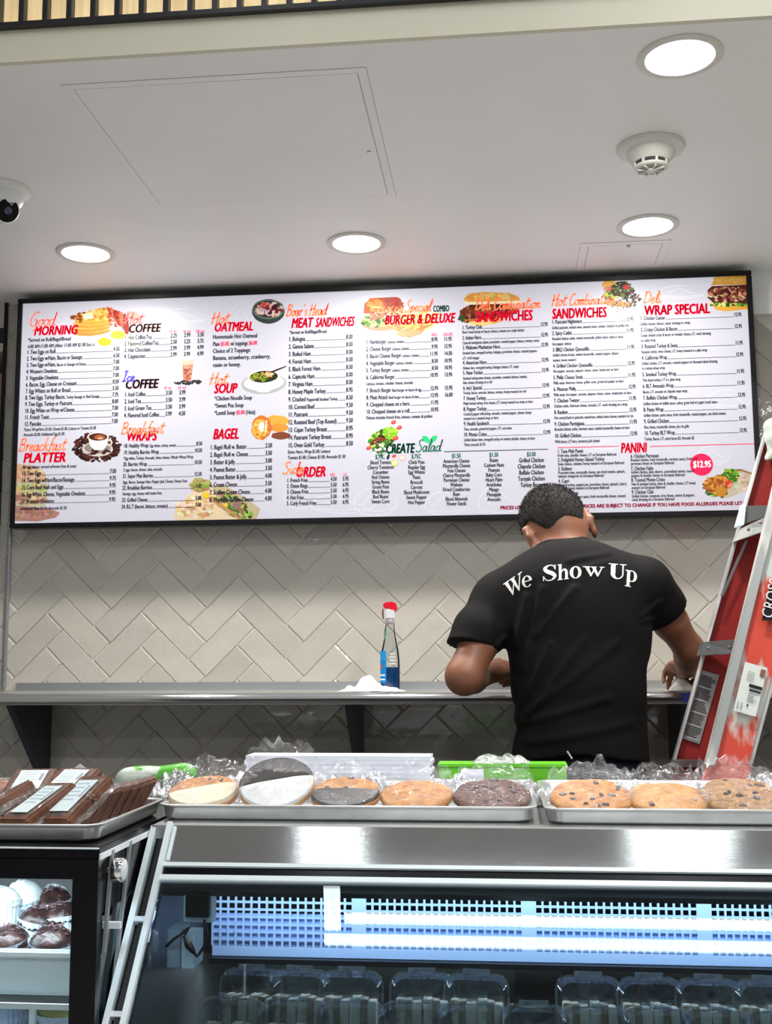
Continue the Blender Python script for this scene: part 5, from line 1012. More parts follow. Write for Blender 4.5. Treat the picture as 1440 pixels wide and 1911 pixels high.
# left end: two bright glass edges with a dark gap and clips
sbx('end_strip', XL-.0075, -.002, -.010, XL+.001, .70, .008, M['alu']); sbx('end_strip', XL-.037, -.002, -.030, XL-.028, .70, -.004, M['alu'])
sbx('end_strip', XL+.0035, .004, -.006, XL+.0075, t[1]-.004, .0035, M['alu'])
sbx('end_seal', XL-.028, 0, -.030, XL-.0075, .70, -.018, M['black'])
for tt in (.155, .300): sbx('clip', XL-.031, tt, -.018, XL-.006, tt+.008, -.006, M['white_metal'])
q = MB(); q.prism([(XL-.022, 1.84, 1.118), (XL-.022, 2.42, 1.118), (XL-.022, 2.42, .45), (XL-.022, 1.40, .45), (XL-.022, 1.40, .63)], (.008, 0, 0)); q.v = [tuple(Vector(v)-case.location) for v in q.v]; q.build('end_panel', M['dark'], case)
q = MB(); q.prism([(XL-.008, 1.86, 1.100), (XL-.008, 2.38, 1.100), (XL-.008, 2.38, .60), (XL-.008, 1.50, .60), (XL-.008, 1.47, .68)], (.004, 0, 0)); q.v = [tuple(Vector(v)-case.location) for v in q.v]; q.build('end_liner', mat('grey_liner', (.06, .062, .062), .4), case)
cbx('base', (XL-.03, 1.42, .10), (XR, 2.42, .62), M['dark']); cbx('kick_plate', (XL-.02, 1.50, 0), (XR, 2.36, .10), M['frame_black'])
cbx('deck_shelf', (XL+.016, 1.50, .735), (XR, 2.34, .750), M['steel_top']); cbx('deck_floor', (XL+.016, 1.46, .62), (XR, 2.38, .63), M['dark'])
cbx('rear_frame', (XL, 2.385, .62), (XR, 2.41, .70), M['frame_black']); cbx('rear_frame', (XL, 2.385, 1.05), (XR, 2.41, 1.118), M['frame_black'])
for x in (XL, .10, .62, 1.2): cbx('rear_stile', (x, 2.385, .70), (x+.03, 2.41, 1.05), M['frame_black'])
cbx('rear_glass', (XL+.03, 2.395, .70), (1.2, 2.399, 1.05), glass_mat('rear_glass', (.35, .40, .42), 1.5))
# perforated air grille across the inside, lit cold from above
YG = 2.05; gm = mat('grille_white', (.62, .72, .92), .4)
zt, zb = W(700, 1671, YG).z, W(700, 1789, YG).z; x0g = W(397, 1700, YG).x
def gx(px): return W(px, 1700, YG).x
q = MB(); cx_, cy_, cz_ = case.location
rows = 7; ph = (zt-zb)*.84/rows; bh = ph*.30
groups = [(397, 658), (681, 974), (998, 1301), (1325, 1620)]
for i in range(rows+1): q.box((x0g-cx_, YG-cy_, zt-i*ph-bh), (1.20-cx_, YG+.003-cy_, zt-i*ph))
for a, b in groups:
    n_ = 21 if a > 400 else 18; xa, xb = gx(a), gx(b)
    for k in range(n_+1): x = xa+(xb-xa)*k/n_; q.box((x-.0019-cx_, YG-.0008-cy_, zt-rows*ph), (x+.0019-cx_, YG+.0022-cy_, zt+.004))
for a, b in ((658, 681), (974, 998), (1301, 1325)): q.box((gx(a)-cx_, YG-.001-cy_, zt-rows*ph), (gx(b)-cx_, YG+.003-cy_, zt+.004))
q.box((x0g-cx_, YG-.001-cy_, zb), (1.20-cx_, YG+.003-cy_, zt-rows*ph)); q.build('air_grille', gm, case)
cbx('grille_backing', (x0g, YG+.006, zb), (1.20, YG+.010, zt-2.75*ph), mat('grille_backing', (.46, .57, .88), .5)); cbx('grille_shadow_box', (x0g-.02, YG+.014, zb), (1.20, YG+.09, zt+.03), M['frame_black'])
cbx('canopy', (XL+.016, 1.86, 1.098), (1.20, 2.36, 1.117), M['frame_black']); cbx('grille_header', (x0g-.03, YG-.012, zt+.004), (1.20, YG+.012, zt+.050), M['frame_black'])
cbx('air_hood', (x0g-.02, YG+.012, zt+.03), (1.20, YG+.10, 1.10), M['frame_black'])
cl_ = cbx('lamp_housing', (x0g, 1.885, 1.078), (1.20, 1.905, 1.098), M['frame_black']); cbx('lamp_lens', (x0g, 1.905, 1.080), (1.20, 1.908, 1.094), mat('cold_strip', (1, 1, 1), .5, emit=2, ecol=(.6, .78, 1)))
area_lamp('lamp', Vector((.33, 1.915, 1.085))-case.location, (1.7, .015), 2.5, (.60, .76, 1), rot=(math.radians(52), 0, 0), parent=case, spread=math.radians(125))
cbx('added_shelf_lamp', (x0g, YG-.016, zb-.010), (1.20, YG+.004, zb-.001), M['frame_black'])
area_lamp('lamp', Vector((.33, YG-.006, zb-.0115))-case.location, (1.7, .012), 2.4, (.92, .95, 1), rot=(math.radians(-20), 0, 0), parent=case)  # extra lamp added under the grille to brighten the sandwiches
# thermometer, its bracket and cable, two white boxes on the end wall
def cpx(name, a, b, Y, th, m, bevel=.001):
    p0, p1 = W(a[0], b[1], Y), W(b[0], a[1], Y); return cbx(name, (p0.x, Y, p0.z), (p1.x, Y+th, p1.z), m, bevel)
Yt = 1.775
cpx('display_bracket', (342, 1672), (398, 1721), Yt+.004, .02, M['white_metal']); cpx('display', (345, 1672), (390, 1712), Yt-.008, .018, M['frame_black']); cpx('display_screen', (353, 1680), (384, 1703), Yt-.010, .002, M['black'])
cpx('wall_box', (311, 1735), (337, 1806), 1.735, .05, mat('box_grey', (.40, .44, .50), .4)); cpx('wall_box', (338, 1745), (363, 1808), 1.722, .05, M['white_metal'])
cab = [W(*a)-case.location for a in ((310, 1766, 1.73), (325, 1752, 1.72), (345, 1738, 1.716), (352, 1731, 1.716), (343, 1748, 1.712), (352, 1768, 1.708), (368, 1785, 1.705), (380, 1768, 1.71), (386, 1742, 1.73), (381, 1718, 1.775))]
q = MB(); q.tube([Vector(a+(b-a)*k/3) for a, b in zip(cab, cab[1:]) for k in range(3)]+[cab[-1]], .0022, 7); q.build('cable', M['frame_black'], case, smooth=True)
q = MB(); q.tube([W(345, 1752, 1.711)-case.location, W(352, 1764, 1.708)-case.location, W(362, 1778, 1.706)-case.location], [.003, .0062, .003], 10); q.build('cable_plug', M['frame_black'], case, smooth=True)

# sandwiches in clear clamshells standing on the deck shelf
shell_m = film_mat('clamshell', .012, 14, .25, .10, (.90, .93, .94))
bread = two_tone('bread', (.62, .55, .44), (.34, .22, .12), 34, .50, .66, .8, .6); fill = two_tone('filling', (.20, .09, .05), (.26, .20, .09), 45, .42, .58, .6, .8); lett = mat('lettuce', (.16, .25, .06), .5)
def rrect(w, h, r, n=5):
    o = []
    for cx, cz, a0 in ((w/2-r, h-r, 0), (-w/2+r, h-r, PI/2), (-w/2+r*.5, r*.5, PI), (w/2-r*.5, r*.5, 1.5*PI)):
        rr = r if cz > h/2 else r*.5
        o += [(cx+rr*math.cos(a0+PI/2*k/n), cz+rr*math.sin(a0+PI/2*k/n)) for k in range(n+1)]
    return o
def clamshell(label):
    t_ = thing('sandwich_box', label, 'sandwich box', group='clear sandwich boxes in the deli case')
    def loft(y0, y1, w0, h0, w1, h1, r):
        q = MB(); a, b = rrect(w0, h0, r), rrect(w1, h1, r*.85); n = len(a); dz = (h0-h1)/2
        q.add([(x, y0, z) for x, z in a]+[(x, y1, z+dz) for x, z in b], [(i, (i+1) % n, n+(i+1) % n, n+i) for i in range(n)]+[tuple(range(n, 2*n))]); return q
    loft(0, -.030, .110, .130, .098, .118, .022).build('lid', shell_m, t_, smooth=True); loft(.002, .034, .110, .130, .096, .116, .022).build('tray', shell_m, t_, smooth=True)
    a, b = rrect(.116, .134, .024), rrect(.108, .128, .021); q = MB(); n = len(a); q.add([(x, 0, z-.002) for x, z in a]+[(x, 0, z+.001) for x, z in b]+[(x, .003, z-.002) for x, z in a], [(i, (i+1) % n, n+(i+1) % n, n+i) for i in range(n)]+[(i, (i+1) % n, 2*n+(i+1) % n, 2*n+i) for i in range(n)]); q.build('rim', mat('clear_rim', (.55, .60, .62), .2, trans=.0), t_) if 'rim' not in M else q.build('rim', M['rim'], t_)
    q = MB(); q.box((-.024, -.002, .128), (.024, .003, .138)); q.build('tab', M['rim'], t_, .001); return t_
M['rim'] = film_mat('clear_rim', .10, 20, .2, .12)
def sandwich(label):
    t_ = thing('sandwich', label, 'sandwich', group='halved sandwiches in the clear boxes')
    for k, (x, m_, w_) in enumerate(((-.0375, bread, .0155), (-.0235, fill, .013), (-.0095, bread, .0155), (.0105, bread, .0155), (.0245, fill, .013), (.0385, bread, .0145))):
        q = MB(); n = 18; top = .094-.004*(m_ is fill)+.004*math.sin(k*2.2); pts = []
        for i in range(n): a = 2*PI*i/n; pts.append((x+w_*.5*max(-1, min(1, 2.2*math.cos(a))), 0, .004+(top-.004)*(.5+.5*max(-1, min(1, 1.5*math.sin(a))))+.0025*noise.noise(Vector((i*1.7, k, 5)))))
        y0 = -.022+.003*(m_ is fill); q.prism([(a, y0, c) for a, b, c in pts], (0, .042, 0)); q.build('bread_slice' if m_ is bread else 'filling', m_, t_, bevel=.0015)
    return t_
def dup(root, loc, rot, label):
    r = root.copy(); COL.objects.link(r); r.location = loc; r.rotation_euler = rot; r['label'] = label
    for ch in list(root.children): c = ch.copy(); COL.objects.link(c); c.parent = r
    return r
rowF = [428, 545, 653, 769, 883, 996, 1110, 1227, 1340, 1458]; rowB = [463, 554, 653, 787, 888, 1100, 1216, 1325, 1436]
ordw = ['first', 'second', 'third', 'fourth', 'fifth', 'sixth', 'seventh', 'eighth', 'ninth', 'tenth']
c0 = s0 = None
for row, xs_, Y_, ytop in (('front', rowF, 1.80, 1838), ('back', rowB, 1.93, 1812)):
    for k, px in enumerate(xs_):
        w_ = W(px, 1880, Y_); lab = f'{ordw[k]} clear sandwich box from the left in the {row} row'; sl_ = f'halved sandwich inside the {ordw[k]} box from the left, {row} row'
        loc = Vector((w_.x, Y_, .7535)); rot = (math.radians(-8), 0, math.radians((k*37 % 7)-3)); 
        sc_ = (.890-.7535)/.137 if row == 'front' else (.900-.7535)/.137
        if c0 is None: c0 = clamshell(lab); c0.location = loc; c0.rotation_euler = rot; c0.scale = (.93, .8, sc_); s0 = sandwich(sl_); s0.location = loc+Vector((0, 0, .004)); s0.rotation_euler = rot; s0.scale = (.93, .8, sc_*.96)
        else: a = dup(c0, loc, rot, lab); a.scale = (.93, .8, sc_); b = dup(s0, loc+Vector((0, 0, .004)), rot, sl_); b.scale = (.93, .8, sc_*.96)

# ================================================================== SHEET PANS AND WHAT LIES ON THEM
def sheet_pan(label, x0, y0, x1, y1, zb=1.1402, h=.026):
    t_ = thing('sheet_pan', label, 'baking tray', ((x0+x1)/2, (y0+y1)/2, zb)); w_, d_ = (x1-x0)/2, (y1-y0)/2
    def ring(ix, z): 
        o = []; r = max(.026-ix*.35, .012)
        for sx, sy, a0 in ((1, 1, 0), (-1, 1, PI/2), (-1, -1, PI), (1, -1, 1.5*PI)):
            for k in range(7): a = a0+PI/2*k/6; o.append((sx*(w_-ix-r)+r*math.cos(a), sy*(d_-ix-r)+r*math.sin(a), z))
        return o
    rings = [ring(.0125, .0), ring(.008, .004), ring(.0055, h-.006), ring(.0, h-.0035), ring(-.0008, h-.001), ring(.001, h), ring(.006, h-.001), ring(.0085, h-.004), ring(.015, .0035), ring(.022, .0018)]
    q = MB(); n = 28; q.add([p_ for r in rings for p_ in r], [(j*n+i, j*n+(i+1) % n, (j+1)*n+(i+1) % n, (j+1)*n+i) for j in range(len(rings)-1) for i in range(n)]+[tuple(range(n))[::-1], tuple(range(9*n, 10*n))])
    q.build('pan', M['pan'], t_, smooth=True); return t_
sheet_pan('long sheet pan of wrapped cookies on the left part of the deli case', -.581, 1.893, .048, 2.33)
sheet_pan('sheet pan of wrapped cookies on the right part of the deli case', .059, 1.880, .69, 2.32)
sheet_pan('sheet pan of wrapped brownies on the black display case', -1.05, 1.652, -.592, 1.985)
TOPZ = 1.1425
def cookie_disc(R, th, seed, rough_=.075, n=44, rings=9):
    """cracked, slightly domed disc with a soft edge"""
    q = MB(); vs = []
    for j in range(rings+1):
        f = j/rings; r = R*math.sin(f*PI/2*.98) if j < rings else R
        for i in range(n):
            a = 2*PI*i/n; wob = 1+rough_*noise.noise(Vector((math.cos(a)*1.5, math.sin(a)*1.5, seed))); z = th*(.55+.45*math.cos(f*PI/2*.97))
            nn = noise.noise(Vector((r*60*math.cos(a), r*60*math.sin(a), seed*2.))); z += .0026*nn-.0012*max(0, 1-abs(noise.noise(Vector((r*38*math.cos(a), r*38*math.sin(a), seed+9.))))*9)
            if j == rings: z = th*.25
            vs.append((r*wob*math.cos(a), r*wob*math.sin(a), z))
    m_ = (rings+1)*n; vs += [(R*.95*math.cos(2*PI*i/n), R*.95*math.sin(2*PI*i/n), 0) for i in range(n)]
    q.add(vs, [(j*n+i, j*n+(i+1) % n, (j+1)*n+(i+1) % n, (j+1)*n+i) for j in range(rings) for i in range(n)]+[(rings*n+i, rings*n+(i+1) % n, m_+(i+1) % n, m_+i) for i in range(n)]+[tuple(range(n)), tuple(range(m_, m_+n))[::-1]])
    return q
dough = {k: two_tone('dough_'+k, a, b, sc_, .38, .62, .75, .8) for k, a, b, sc_ in (('golden', (.70, .33, .09), (.50, .20, .04), 60), ('choc', (.15, .055, .03), (.085, .028, .016), 70), ('oat', (.50, .27, .09), (.30, .13, .035), 110), ('pale', (.72, .38, .11), (.58, .26, .06), 40))}
icing_w = mat('white_icing', (.82, .84, .82), .3, var=.03); icing_b = mat('dark_icing', (.012, .009, .010), .42, spec=.3); icing_c = mat('cream_icing', (.78, .68, .48), .45, var=.06, vscale=30); chip_m = mat('chocolate_chip', (.05, .02, .015), .4)
def film_shell(R, th, seed, flare=.3):
    q = MB(); n, rings = 72, 16; vs = []
    for j in range(rings+1):
        f = j/rings
        for i in range(n):
            a = 2*PI*i/n; nn = noise.noise(Vector((math.cos(a)*7, math.sin(a)*7, seed+f*2.5))); n2 = noise.noise(Vector((math.cos(a)*15+f*5, math.sin(a)*15, seed*1.7)))
            if f < .62: r = R*1.03*(f/.62); z = th*1.12+.0015*nn
            else:
                g = (f-.62)/.38; back = max(0, math.sin(a)); r = R*(1.03+g*(flare*(.03+1.3*back)+(.03+.10*back)*nn)); z = th*(1.12-.8*g)+R*g*(.10*nn+.10*n2)+R*g*back*.42*(1+.6*n2)
            vs.append((r*math.cos(a), r*math.sin(a), max(z, .0012+.0006*j/rings)))
    q.add(vs, [(j*n+i, j*n+(i+1) % n, (j+1)*n+(i+1) % n, (j+1)*n+i) for j in range(rings) for i in range(n)]); return q
def half(R, ang, z, seed, m, name, parent, frac=.0):
    """icing over one half of the disc: the half above the chord turned by ang"""
    q = MB(); n = 30; pts = []
    a0 = math.asin(frac); 
    for i in range(n+1): a = a0+(PI-2*a0)*i/n; pts.append((R*.97*math.cos(a), R*.97*math.sin(a)))
    for i in range(1, 8): x = R*.97*math.cos(PI-a0)+(2*R*.97*math.cos(a0))*i/8; pts.append((x, R*.97*frac+.0022*noise.noise(Vector((i*1.3, seed, 0)))))
    c, s_ = math.cos(ang), math.sin(ang); k = len(pts); vs = []
    for sc_, dz in ((1, -.006), (1, -.0005), (.96, .0012)): 
        cx_2 = sum(p_[0] for p_ in pts)/k; cy_2 = sum(p_[1] for p_ in pts)/k
        for x, y in pts: x, y = cx_2+(x-cx_2)*sc_, cy_2+(y-cy_2)*sc_; vs.append((x*c-y*s_, x*s_+y*c, z+dz-.25*z*((x*x+y*y)/(R*R))**2))
    q.add(vs, [tuple(range(2*k, 3*k))]+[(j*k+i, j*k+(i+1) % k, (j+1)*k+(i+1) % k, (j+1)*k+i) for j in (0, 1) for i in range(k)]); return q.build(name, m, parent, smooth=True)
def cookie(label, px, wpx, tilt, kind, seed, ice=(), chips=0, Yf=1.930, roll=0):
    """leaning wrapped cookie; its front edge stands on the pan"""
    R = wpx/2/2124.6*(Yf+.05); T = math.radians(tilt); X = W(px, 1480, Yf+R*math.cos(T)).x
    t_ = thing('wrapped_cookie', label, 'cookie', (X, Yf+R*math.cos(T), TOPZ+.003+R*math.sin(T)), (T, 0, roll), 'wrapped cookies on the sheet pans')
    th = .017; cookie_disc(R, th, seed).build('cookie', dough[kind], t_, smooth='all')
    for a, m_, nm, fr_ in ice: half(R, a, th+.0032, seed, m_, nm, t_, fr_)
    rr = random.Random(seed)
    for k in range(chips):
        a, r = rr.uniform(0, 2*PI), R*.8*math.sqrt(rr.random()); q = MB(); s_ = rr.uniform(.0035, .006); mm = Matrix.Translation((r*math.cos(a), r*math.sin(a), th*(.62+.34*math.cos(min(r/R, 1)*1.4)))) @ Matrix.Rotation(rr.uniform(0, 3), 4, 'Z') @ Matrix.Rotation(rr.uniform(-.3, .3), 4, 'X')
        q.box((-s_, -s_*.7, -.003), (s_, s_*.7, .0028), M_=mm); q.build('chip', chip_m, t_, bevel=.001)
    film_shell(R, th, seed).build('plastic_wrap', M['film'], t_, smooth='all'); return t_
cookie('wrapped chocolate chip cookie half dipped in cream icing, leftmost on its pan', 380, 136, 20, 'golden', 3, [(PI*1.12, icing_c, 'icing', .0)], 7)
cookie('wrapped black and white cookie standing steeply on its pan', 517, 142, 34, 'pale', 5, [(.26, icing_b, 'dark_icing', .0), (PI+.26, icing_w, 'white_icing', .0)], 0)
cookie('wrapped golden cookie with its lower half dipped in dark chocolate', 645, 132, 20, 'golden', 8, [(PI, icing_b, 'icing', .05)], 4)
cookie('wrapped plain golden crackled cookie between a dipped and a brown one', 776, 134, 17, 'golden', 11, (), 0)
cookie('wrapped dark brown double chocolate cookie at the right end of the left pan', 919, 142, 17, 'choc', 14, (), 16)
cookie('wrapped cookie with big chocolate chunks, leftmost on the right pan', 1103, 148, 17, 'golden', 17, (), 12, 1.915)
cookie('wrapped pale cookie with hardly any chips in the middle of the right pan', 1245, 146, 15, 'pale', 20, (), 2, 1.915, .05)
cookie('wrapped oatmeal raisin cookie near the right end of the counter', 1384, 150, 18, 'oat', 24, (), 12, 1.915)
cookie('wrapped oatmeal cookie cut off by the right edge of the photo', 1512, 130, 17, 'oat', 29, (), 4, 1.915)

def pack_box(name, label, cat, px0, px1, ytop, Y0, Y1, m, z0=1.1402, tilt=0):
    a, b = W(px0, ytop, Y0), W(px1, ytop, Y0); o = box(name, (-(b.x-a.x)/2, 0, 0), ((b.x-a.x)/2, Y1-Y0, (a.z+b.z)/2-z0), m, bevel=.002); o.location = ((a.x+b.x)/2, Y0, z0); o.rotation_euler = (tilt, 0, 0); return tag(o, label, cat)
green = mat('bright_green', (.14, .55, .02), .35)
pan_z = 1.1425
gb = thing('green_carton', 'bright green and white carton behind the dark brown cookie', 'carton', (W(930, 1440, 2.35).x, 2.338, 1.1402))
box('tray_box', (-.12, 0, 0), (.135, .07, .048), green, gb, .002); box('white_panel', (-.075, -.0015, .004), (-.030, 0, .044), M['paper'], gb); box('lid', (-.122, -.002, .048), (.137, .072, .054), green, gb, .001)
b_ = crumple('plastic_bag', Vector((W(935, 1430, 2.36).x, 2.372, 1.1945)), .060, .030, [(-.03, 0, .014, .014), (.02, 0, .012, .03)], M['filmhaze'], 3, .006, 40); tag(b_, 'crumpled clear plastic bag lying on the green carton', 'plastic bag')
ps = thing('paper_stack', 'stack of white deli paper behind the black and white cookie', 'paper', (W(632, 1425, 2.36).x, 2.336, 1.1402), (0, 0, -.02))
for k in range(8): box('paper_sheet', (-.192+.002*(k % 3), -.0+.001*(k % 2), k*.0087), (.192-.003*(k % 2), .075, k*.0087+.0084), M['paper'], ps)
gp = thing('chip_bag', 'shiny green and white packet behind the iced cookie at the left', 'packet', (W(290, 1440, 2.34).x, 2.345, 1.1402))
V, Q = sdf_mesh([p_cap((-.06, 0, .022), (.05, 0, .026), .022, .026, .02), p_cap((-.075, 0, .012), (.075, 0, .034), .010, .012, .02)], (-.11, -.05, -.01), (.11, .05, .07), .003, lambda D, X, Y, Z: np.maximum(D+.0018*np.sin(X*70+3*np.sin(Z*60))*np.cos(Y*50), .0008-Z))
sdf_obj('packet', V, Q, two_tone('green_white_foil', (.72, .80, .72), (.12, .50, .05), 13, .46, .50, .25, .4), gp, 1)
# crinkled film heaped behind the cookies
rf = random.Random(12)
WR = ['the half iced chip cookie', 'the gap left of the black and white cookie', 'the black and white cookie', 'the half dipped golden cookie', 'the plain golden cookie', 'the dark brown cookie', 'the seam between the two pans', 'the chunk cookie', 'the pale cookie', 'the oatmeal raisin cookie']
for k, (px, Y_, sx, h_) in enumerate(((330, 2.17, .07, .045), (455, 2.16, .06, .05), (590, 2.17, .07, .050), (700, 2.17, .06, .045), (850, 2.18, .07, .040), (975, 2.16, .05, .035), (1050, 2.15, .05, .035), (1180, 2.17, .08, .036), (1320, 2.16, .07, .040), (1405, 2.17, .05, .052))):
    w_ = W(px, 1450, Y_); o = crumple('crumpled_film', Vector((w_.x, Y_, TOPZ)), sx, .048, [], M['filmhaze'], k+20, .005, 60, freq=70, heap=h_)
    tag(o, 'heap of crinkled clear wrap behind '+WR[k], 'plastic wrap', 'crinkled wraps behind the cookies')

# brownies
br_m = two_tone('brownie', (.16, .065, .035), (.10, .035, .018), 55, .4, .6, .7, .7); lab_m = mat('label_white', (.74, .86, .90), .4)
def brownie(label, loc, rot, w_=.085, d_=.105, h_=.024, sticker=True, lift=0):
    t_ = thing('wrapped_brownie', label, 'brownie', loc, rot, 'wrapped brownies on the pan')
    eu = Matrix.Rotation(rot[2], 3, 'Z') @ Matrix.Rotation(rot[1], 3, 'Y') @ Matrix.Rotation(rot[0], 3, 'X')
    t_.location.z = TOPZ+.0025-min((eu @ Vector((a, b, c))).z for a in (-w_/2, w_/2) for b in (-d_/2, d_/2) for c in (0, h_))+lift
    q = MB(); q.box((-w_/2, -d_/2, 0), (w_/2, d_/2, h_)); o = q.build('brownie', br_m, t_, bevel=.004, seg=3)
    q = MB(); nn = 20; vs = []
    for j in range(nn):
        for i in range(nn):
            u, v = i/(nn-1)*2-1, j/(nn-1)*2-1; e = max(abs(u), abs(v)); x, y = u*w_*.56, v*d_*.57; z = h_+.0015 if e < .74 else max(h_*(1-(e-.74)/.26)*.95+.0015, .002); z += .0035*noise.noise(Vector((x*70, y*70, loc[0]*9)))*(1 if e > .6 else .25); vs.append((x, y, max(z, .001)))
    q.add(vs, [(j*nn+i, j*nn+i+1, (j+1)*nn+i+1, (j+1)*nn+i) for j in range(nn-1) for i in range(nn-1)]); q.build('plastic_wrap', M['film'], t_, smooth='all')
    if sticker:
        sw, sd_2 = w_*.30, d_*.34; sk_ = box('label', (-sw, -sd_2, h_+.0026), (sw, sd_2, h_+.0032), lab_m, t_)
        q = Print()
        for k in range(5): q.v += [(-sw*.8, sd_2*(.75-.26*k), h_+.0035), (sw*(.5-.1*(k % 3)), sd_2*(.75-.26*k), h_+.0035), (sw*(.5-.1*(k % 3)), sd_2*(.80-.26*k), h_+.0035), (-sw*.8, sd_2*(.80-.26*k), h_+.0035)]; q.c += [(.45, .62, .68)]*4; q.f.append((4*k, 4*k+1, 4*k+2, 4*k+3))
        for k in range(9): o_ = len(q.v); y_ = sd_2*(-.1+.085*k); q.v += [(sw*.62, y_, h_+.0035), (sw*.88, y_, h_+.0035), (sw*.88, y_+.0010, h_+.0035), (sw*.62, y_+.0010, h_+.0035)]; q.c += [(.05, .06, .07)]*4; q.f.append((o_, o_+1, o_+2, o_+3))
        q2 = q.build('label_print', sk_, 'print')
    return t_
def bp_(px, py, Y): w_ = W(px, py, Y); return (w_.x, Y, w_.z)
R_ = math.radians
x = lambda px, Y: W(px, 1500, Y).x
brownie('wrapped brownie slab without label at the left edge of the photo', (x(6, 1.73), 1.735, 0), (R_(18), R_(-22), R_(-24)), .052, .115, .026, False)
brownie('wrapped brownie with a white label, front of the pan, nearest its left end', (x(80, 1.73), 1.728, 0), (R_(24), R_(-3), R_(-24)), .060, .115)
brownie('wrapped brownie with the largest white label, leaning at the front of the pan', (x(148, 1.74), 1.742, 0), (R_(29), R_(-3), R_(-20)), .062, .118)
brownie('wrapped brownie with a label, second row, near the left end of the pan', (x(50, 1.85), 1.865, 0), (R_(20), 0, R_(8)), .075, .10, lift=.022)
brownie('wrapped brownie with a label, second row, in the middle of the pan', (x(122, 1.86), 1.880, 0), (R_(20), 0, R_(-6)), .075, .10, lift=.022)
for k, (px, Y_, nm) in enumerate(((203, 1.762, 'first'), (219, 1.795, 'second'), (236, 1.832, 'third'), (253, 1.868, 'fourth'), (270, 1.904, 'fifth'), (285, 1.938, 'last'))):
    brownie(f'{nm} of the unlabelled brownies leaning in a row at the right end of the pan', (x(px, Y_)-.018, Y_, TOPZ+.002+.036*math.cos(R_(27))), (R_(8), R_(-60), R_(-12)), .058, .078, .015, False)
pt = thing('paper_liner', 'white paper sheet folded up behind the brownies', 'paper', (x(150, 1.97), 1.972, TOPZ)); q = MB()
pts = [(-.085, 0, 0), (-.05, 0, .048), (-.004, 0, .082), (.035, 0, .055), (.085, 0, .040), (.095, 0, 0)]; q.prism(pts, (0, .0012, 0)); q.prism([(p_[0]*.9+.01, .02, p_[2]*.75) for p_ in pts], (0, .0012, 0)); q.build('sheet', M['paper'], pt)
ct = thing('orange_tub', 'clear tub with an orange filling at the left end of the brownie pan', 'tub', (x(2, 1.93), 1.94, 1.1402+.004)); q = MB(); q.lathe([(.034, 0), (.040, .05), (.041, .056)], n=24); q.build('tub', M['filmhaze'], ct, smooth=True); q = MB(); q.lathe([(.033, .002), (.037, .045), (.02, .052), (.0001, .054)], n=24); q.build('filling', mat('orange_fill', (.75, .25, .03), .5, var=.2), ct, smooth=True)

# ================================================================== BLACK DISPLAY CASE AT THE LEFT
bc = thing('pastry_case', 'black framed pastry display case with a chrome knob', 'display case', (-.92, 1.62, 0))
def lbx(name, a, b, m, bevel=0): return box(name, Vector(a)-bc.location, Vector(b)-bc.location, m, bc, bevel)
XA, XB = -1.26, -.580
lbx('top_deck', (XA, 1.622, 1.122), (XB, 2.30, 1.1395), M['black'], .002); lbx('top_strip', (XA, 1.6185, 1.1365), (XB, 1.622, 1.1385), M['alu'])
lbx('front_rail', (XA, 1.6205, 1.0945), (XB, 1.64, 1.122), M['black']); lbx('front_stile', (-.6175, 1.6205, .62), (XB, 1.64, 1.0945), M['black']); lbx('front_stile', (XA, 1.6205, .62), (XA+.04, 1.64, 1.0945), M['black']); lbx('bottom_rail', (XA, 1.6205, .58), (XB, 1.64, .62), M['black'])
lbx('front_glass', (XA+.04, 1.627, .62), (-.6175, 1.630, 1.0945), glass_mat('pastry_glass', (.95, .98, .99), 1.35))
lbx('side_rail', (XB-.010, 1.64, 1.045), (XB, 2.30, 1.122), M['black']); lbx('side_rail', (XB-.010, 1.64, .58), (XB, 2.30, .62), M['black']); lbx('side_glass', (XB-.006, 1.64, .62), (XB-.003, 2.28, 1.045), M['glass']); lbx('rear_stile', (XB-.02, 2.28, .58), (XB, 2.30, 1.122), M['black'])
q = MB()
for (a, b) in (((1.745, 1.128), (1.612, .70)), ((1.665, 1.128), (1.640, .99))):
    q.prism([(XB+.001-bc.location.x, a[0]-1.62, a[1]), (XB+.001-bc.location.x, a[0]+.009-1.62, a[1]), (XB+.001-bc.location.x, b[0]+.009-1.62, b[1]), (XB+.001-bc.location.x, b[0]-1.62, b[1])], (.004, 0, 0))
    q.build('edge_strip', mat('grey_strip', (.22, .24, .25), .4), bc); q = MB()
q.prism([(XB+.001-bc.location.x, 0.0, 1.122), (XB+.001-bc.location.x, .0, 1.130), (XB+.001-bc.location.x, .34, 1.130), (XB+.001-bc.location.x, .34, 1.122)], (.003, 0, 0)); q.build('side_strip', M['alu'], bc)
kc = W(199, 1625, 1.66); q = MB(); mm = Matrix.Translation(Vector((XB, 1.668, kc.z))-bc.location) @ Matrix.Rotation(PI/2, 4, 'Y')
q.lathe([(.008, .0), (.008, .006), (.0165, .007), (.0172, .009), (.0172, .020), (.0160, .022)], n=32, M_=mm); q.build('knob', M['chrome'], bc, smooth=True); q = MB(); q.lathe([(.0150, .0221), (.013, .0232), (.0001, .0235)], n=32, M_=mm); q.build('knob_face', M['white_metal'], bc, smooth=True)
lbx('clip', (XB-.004, 1.655, W(190, 1726, 1.66).z-.004), (XB+.022, 1.662, W(190, 1726, 1.66).z+.005), M['white_metal'])
lbx('body', (XA, 1.63, .10), (XB, 2.30, .58), M['black']); lbx('kick_plate', (XA+.02, 1.68, 0), (XB-.02, 2.26, .10), M['frame_black']); lbx('rear_panel', (XA, 2.28, .62), (XB-.02, 2.30, 1.122), mat('mirror_grey', (.35, .37, .38), .3)); lbx('end_panel', (XA, 1.64, .58), (XA+.01, 2.28, 1.122), M['black'])
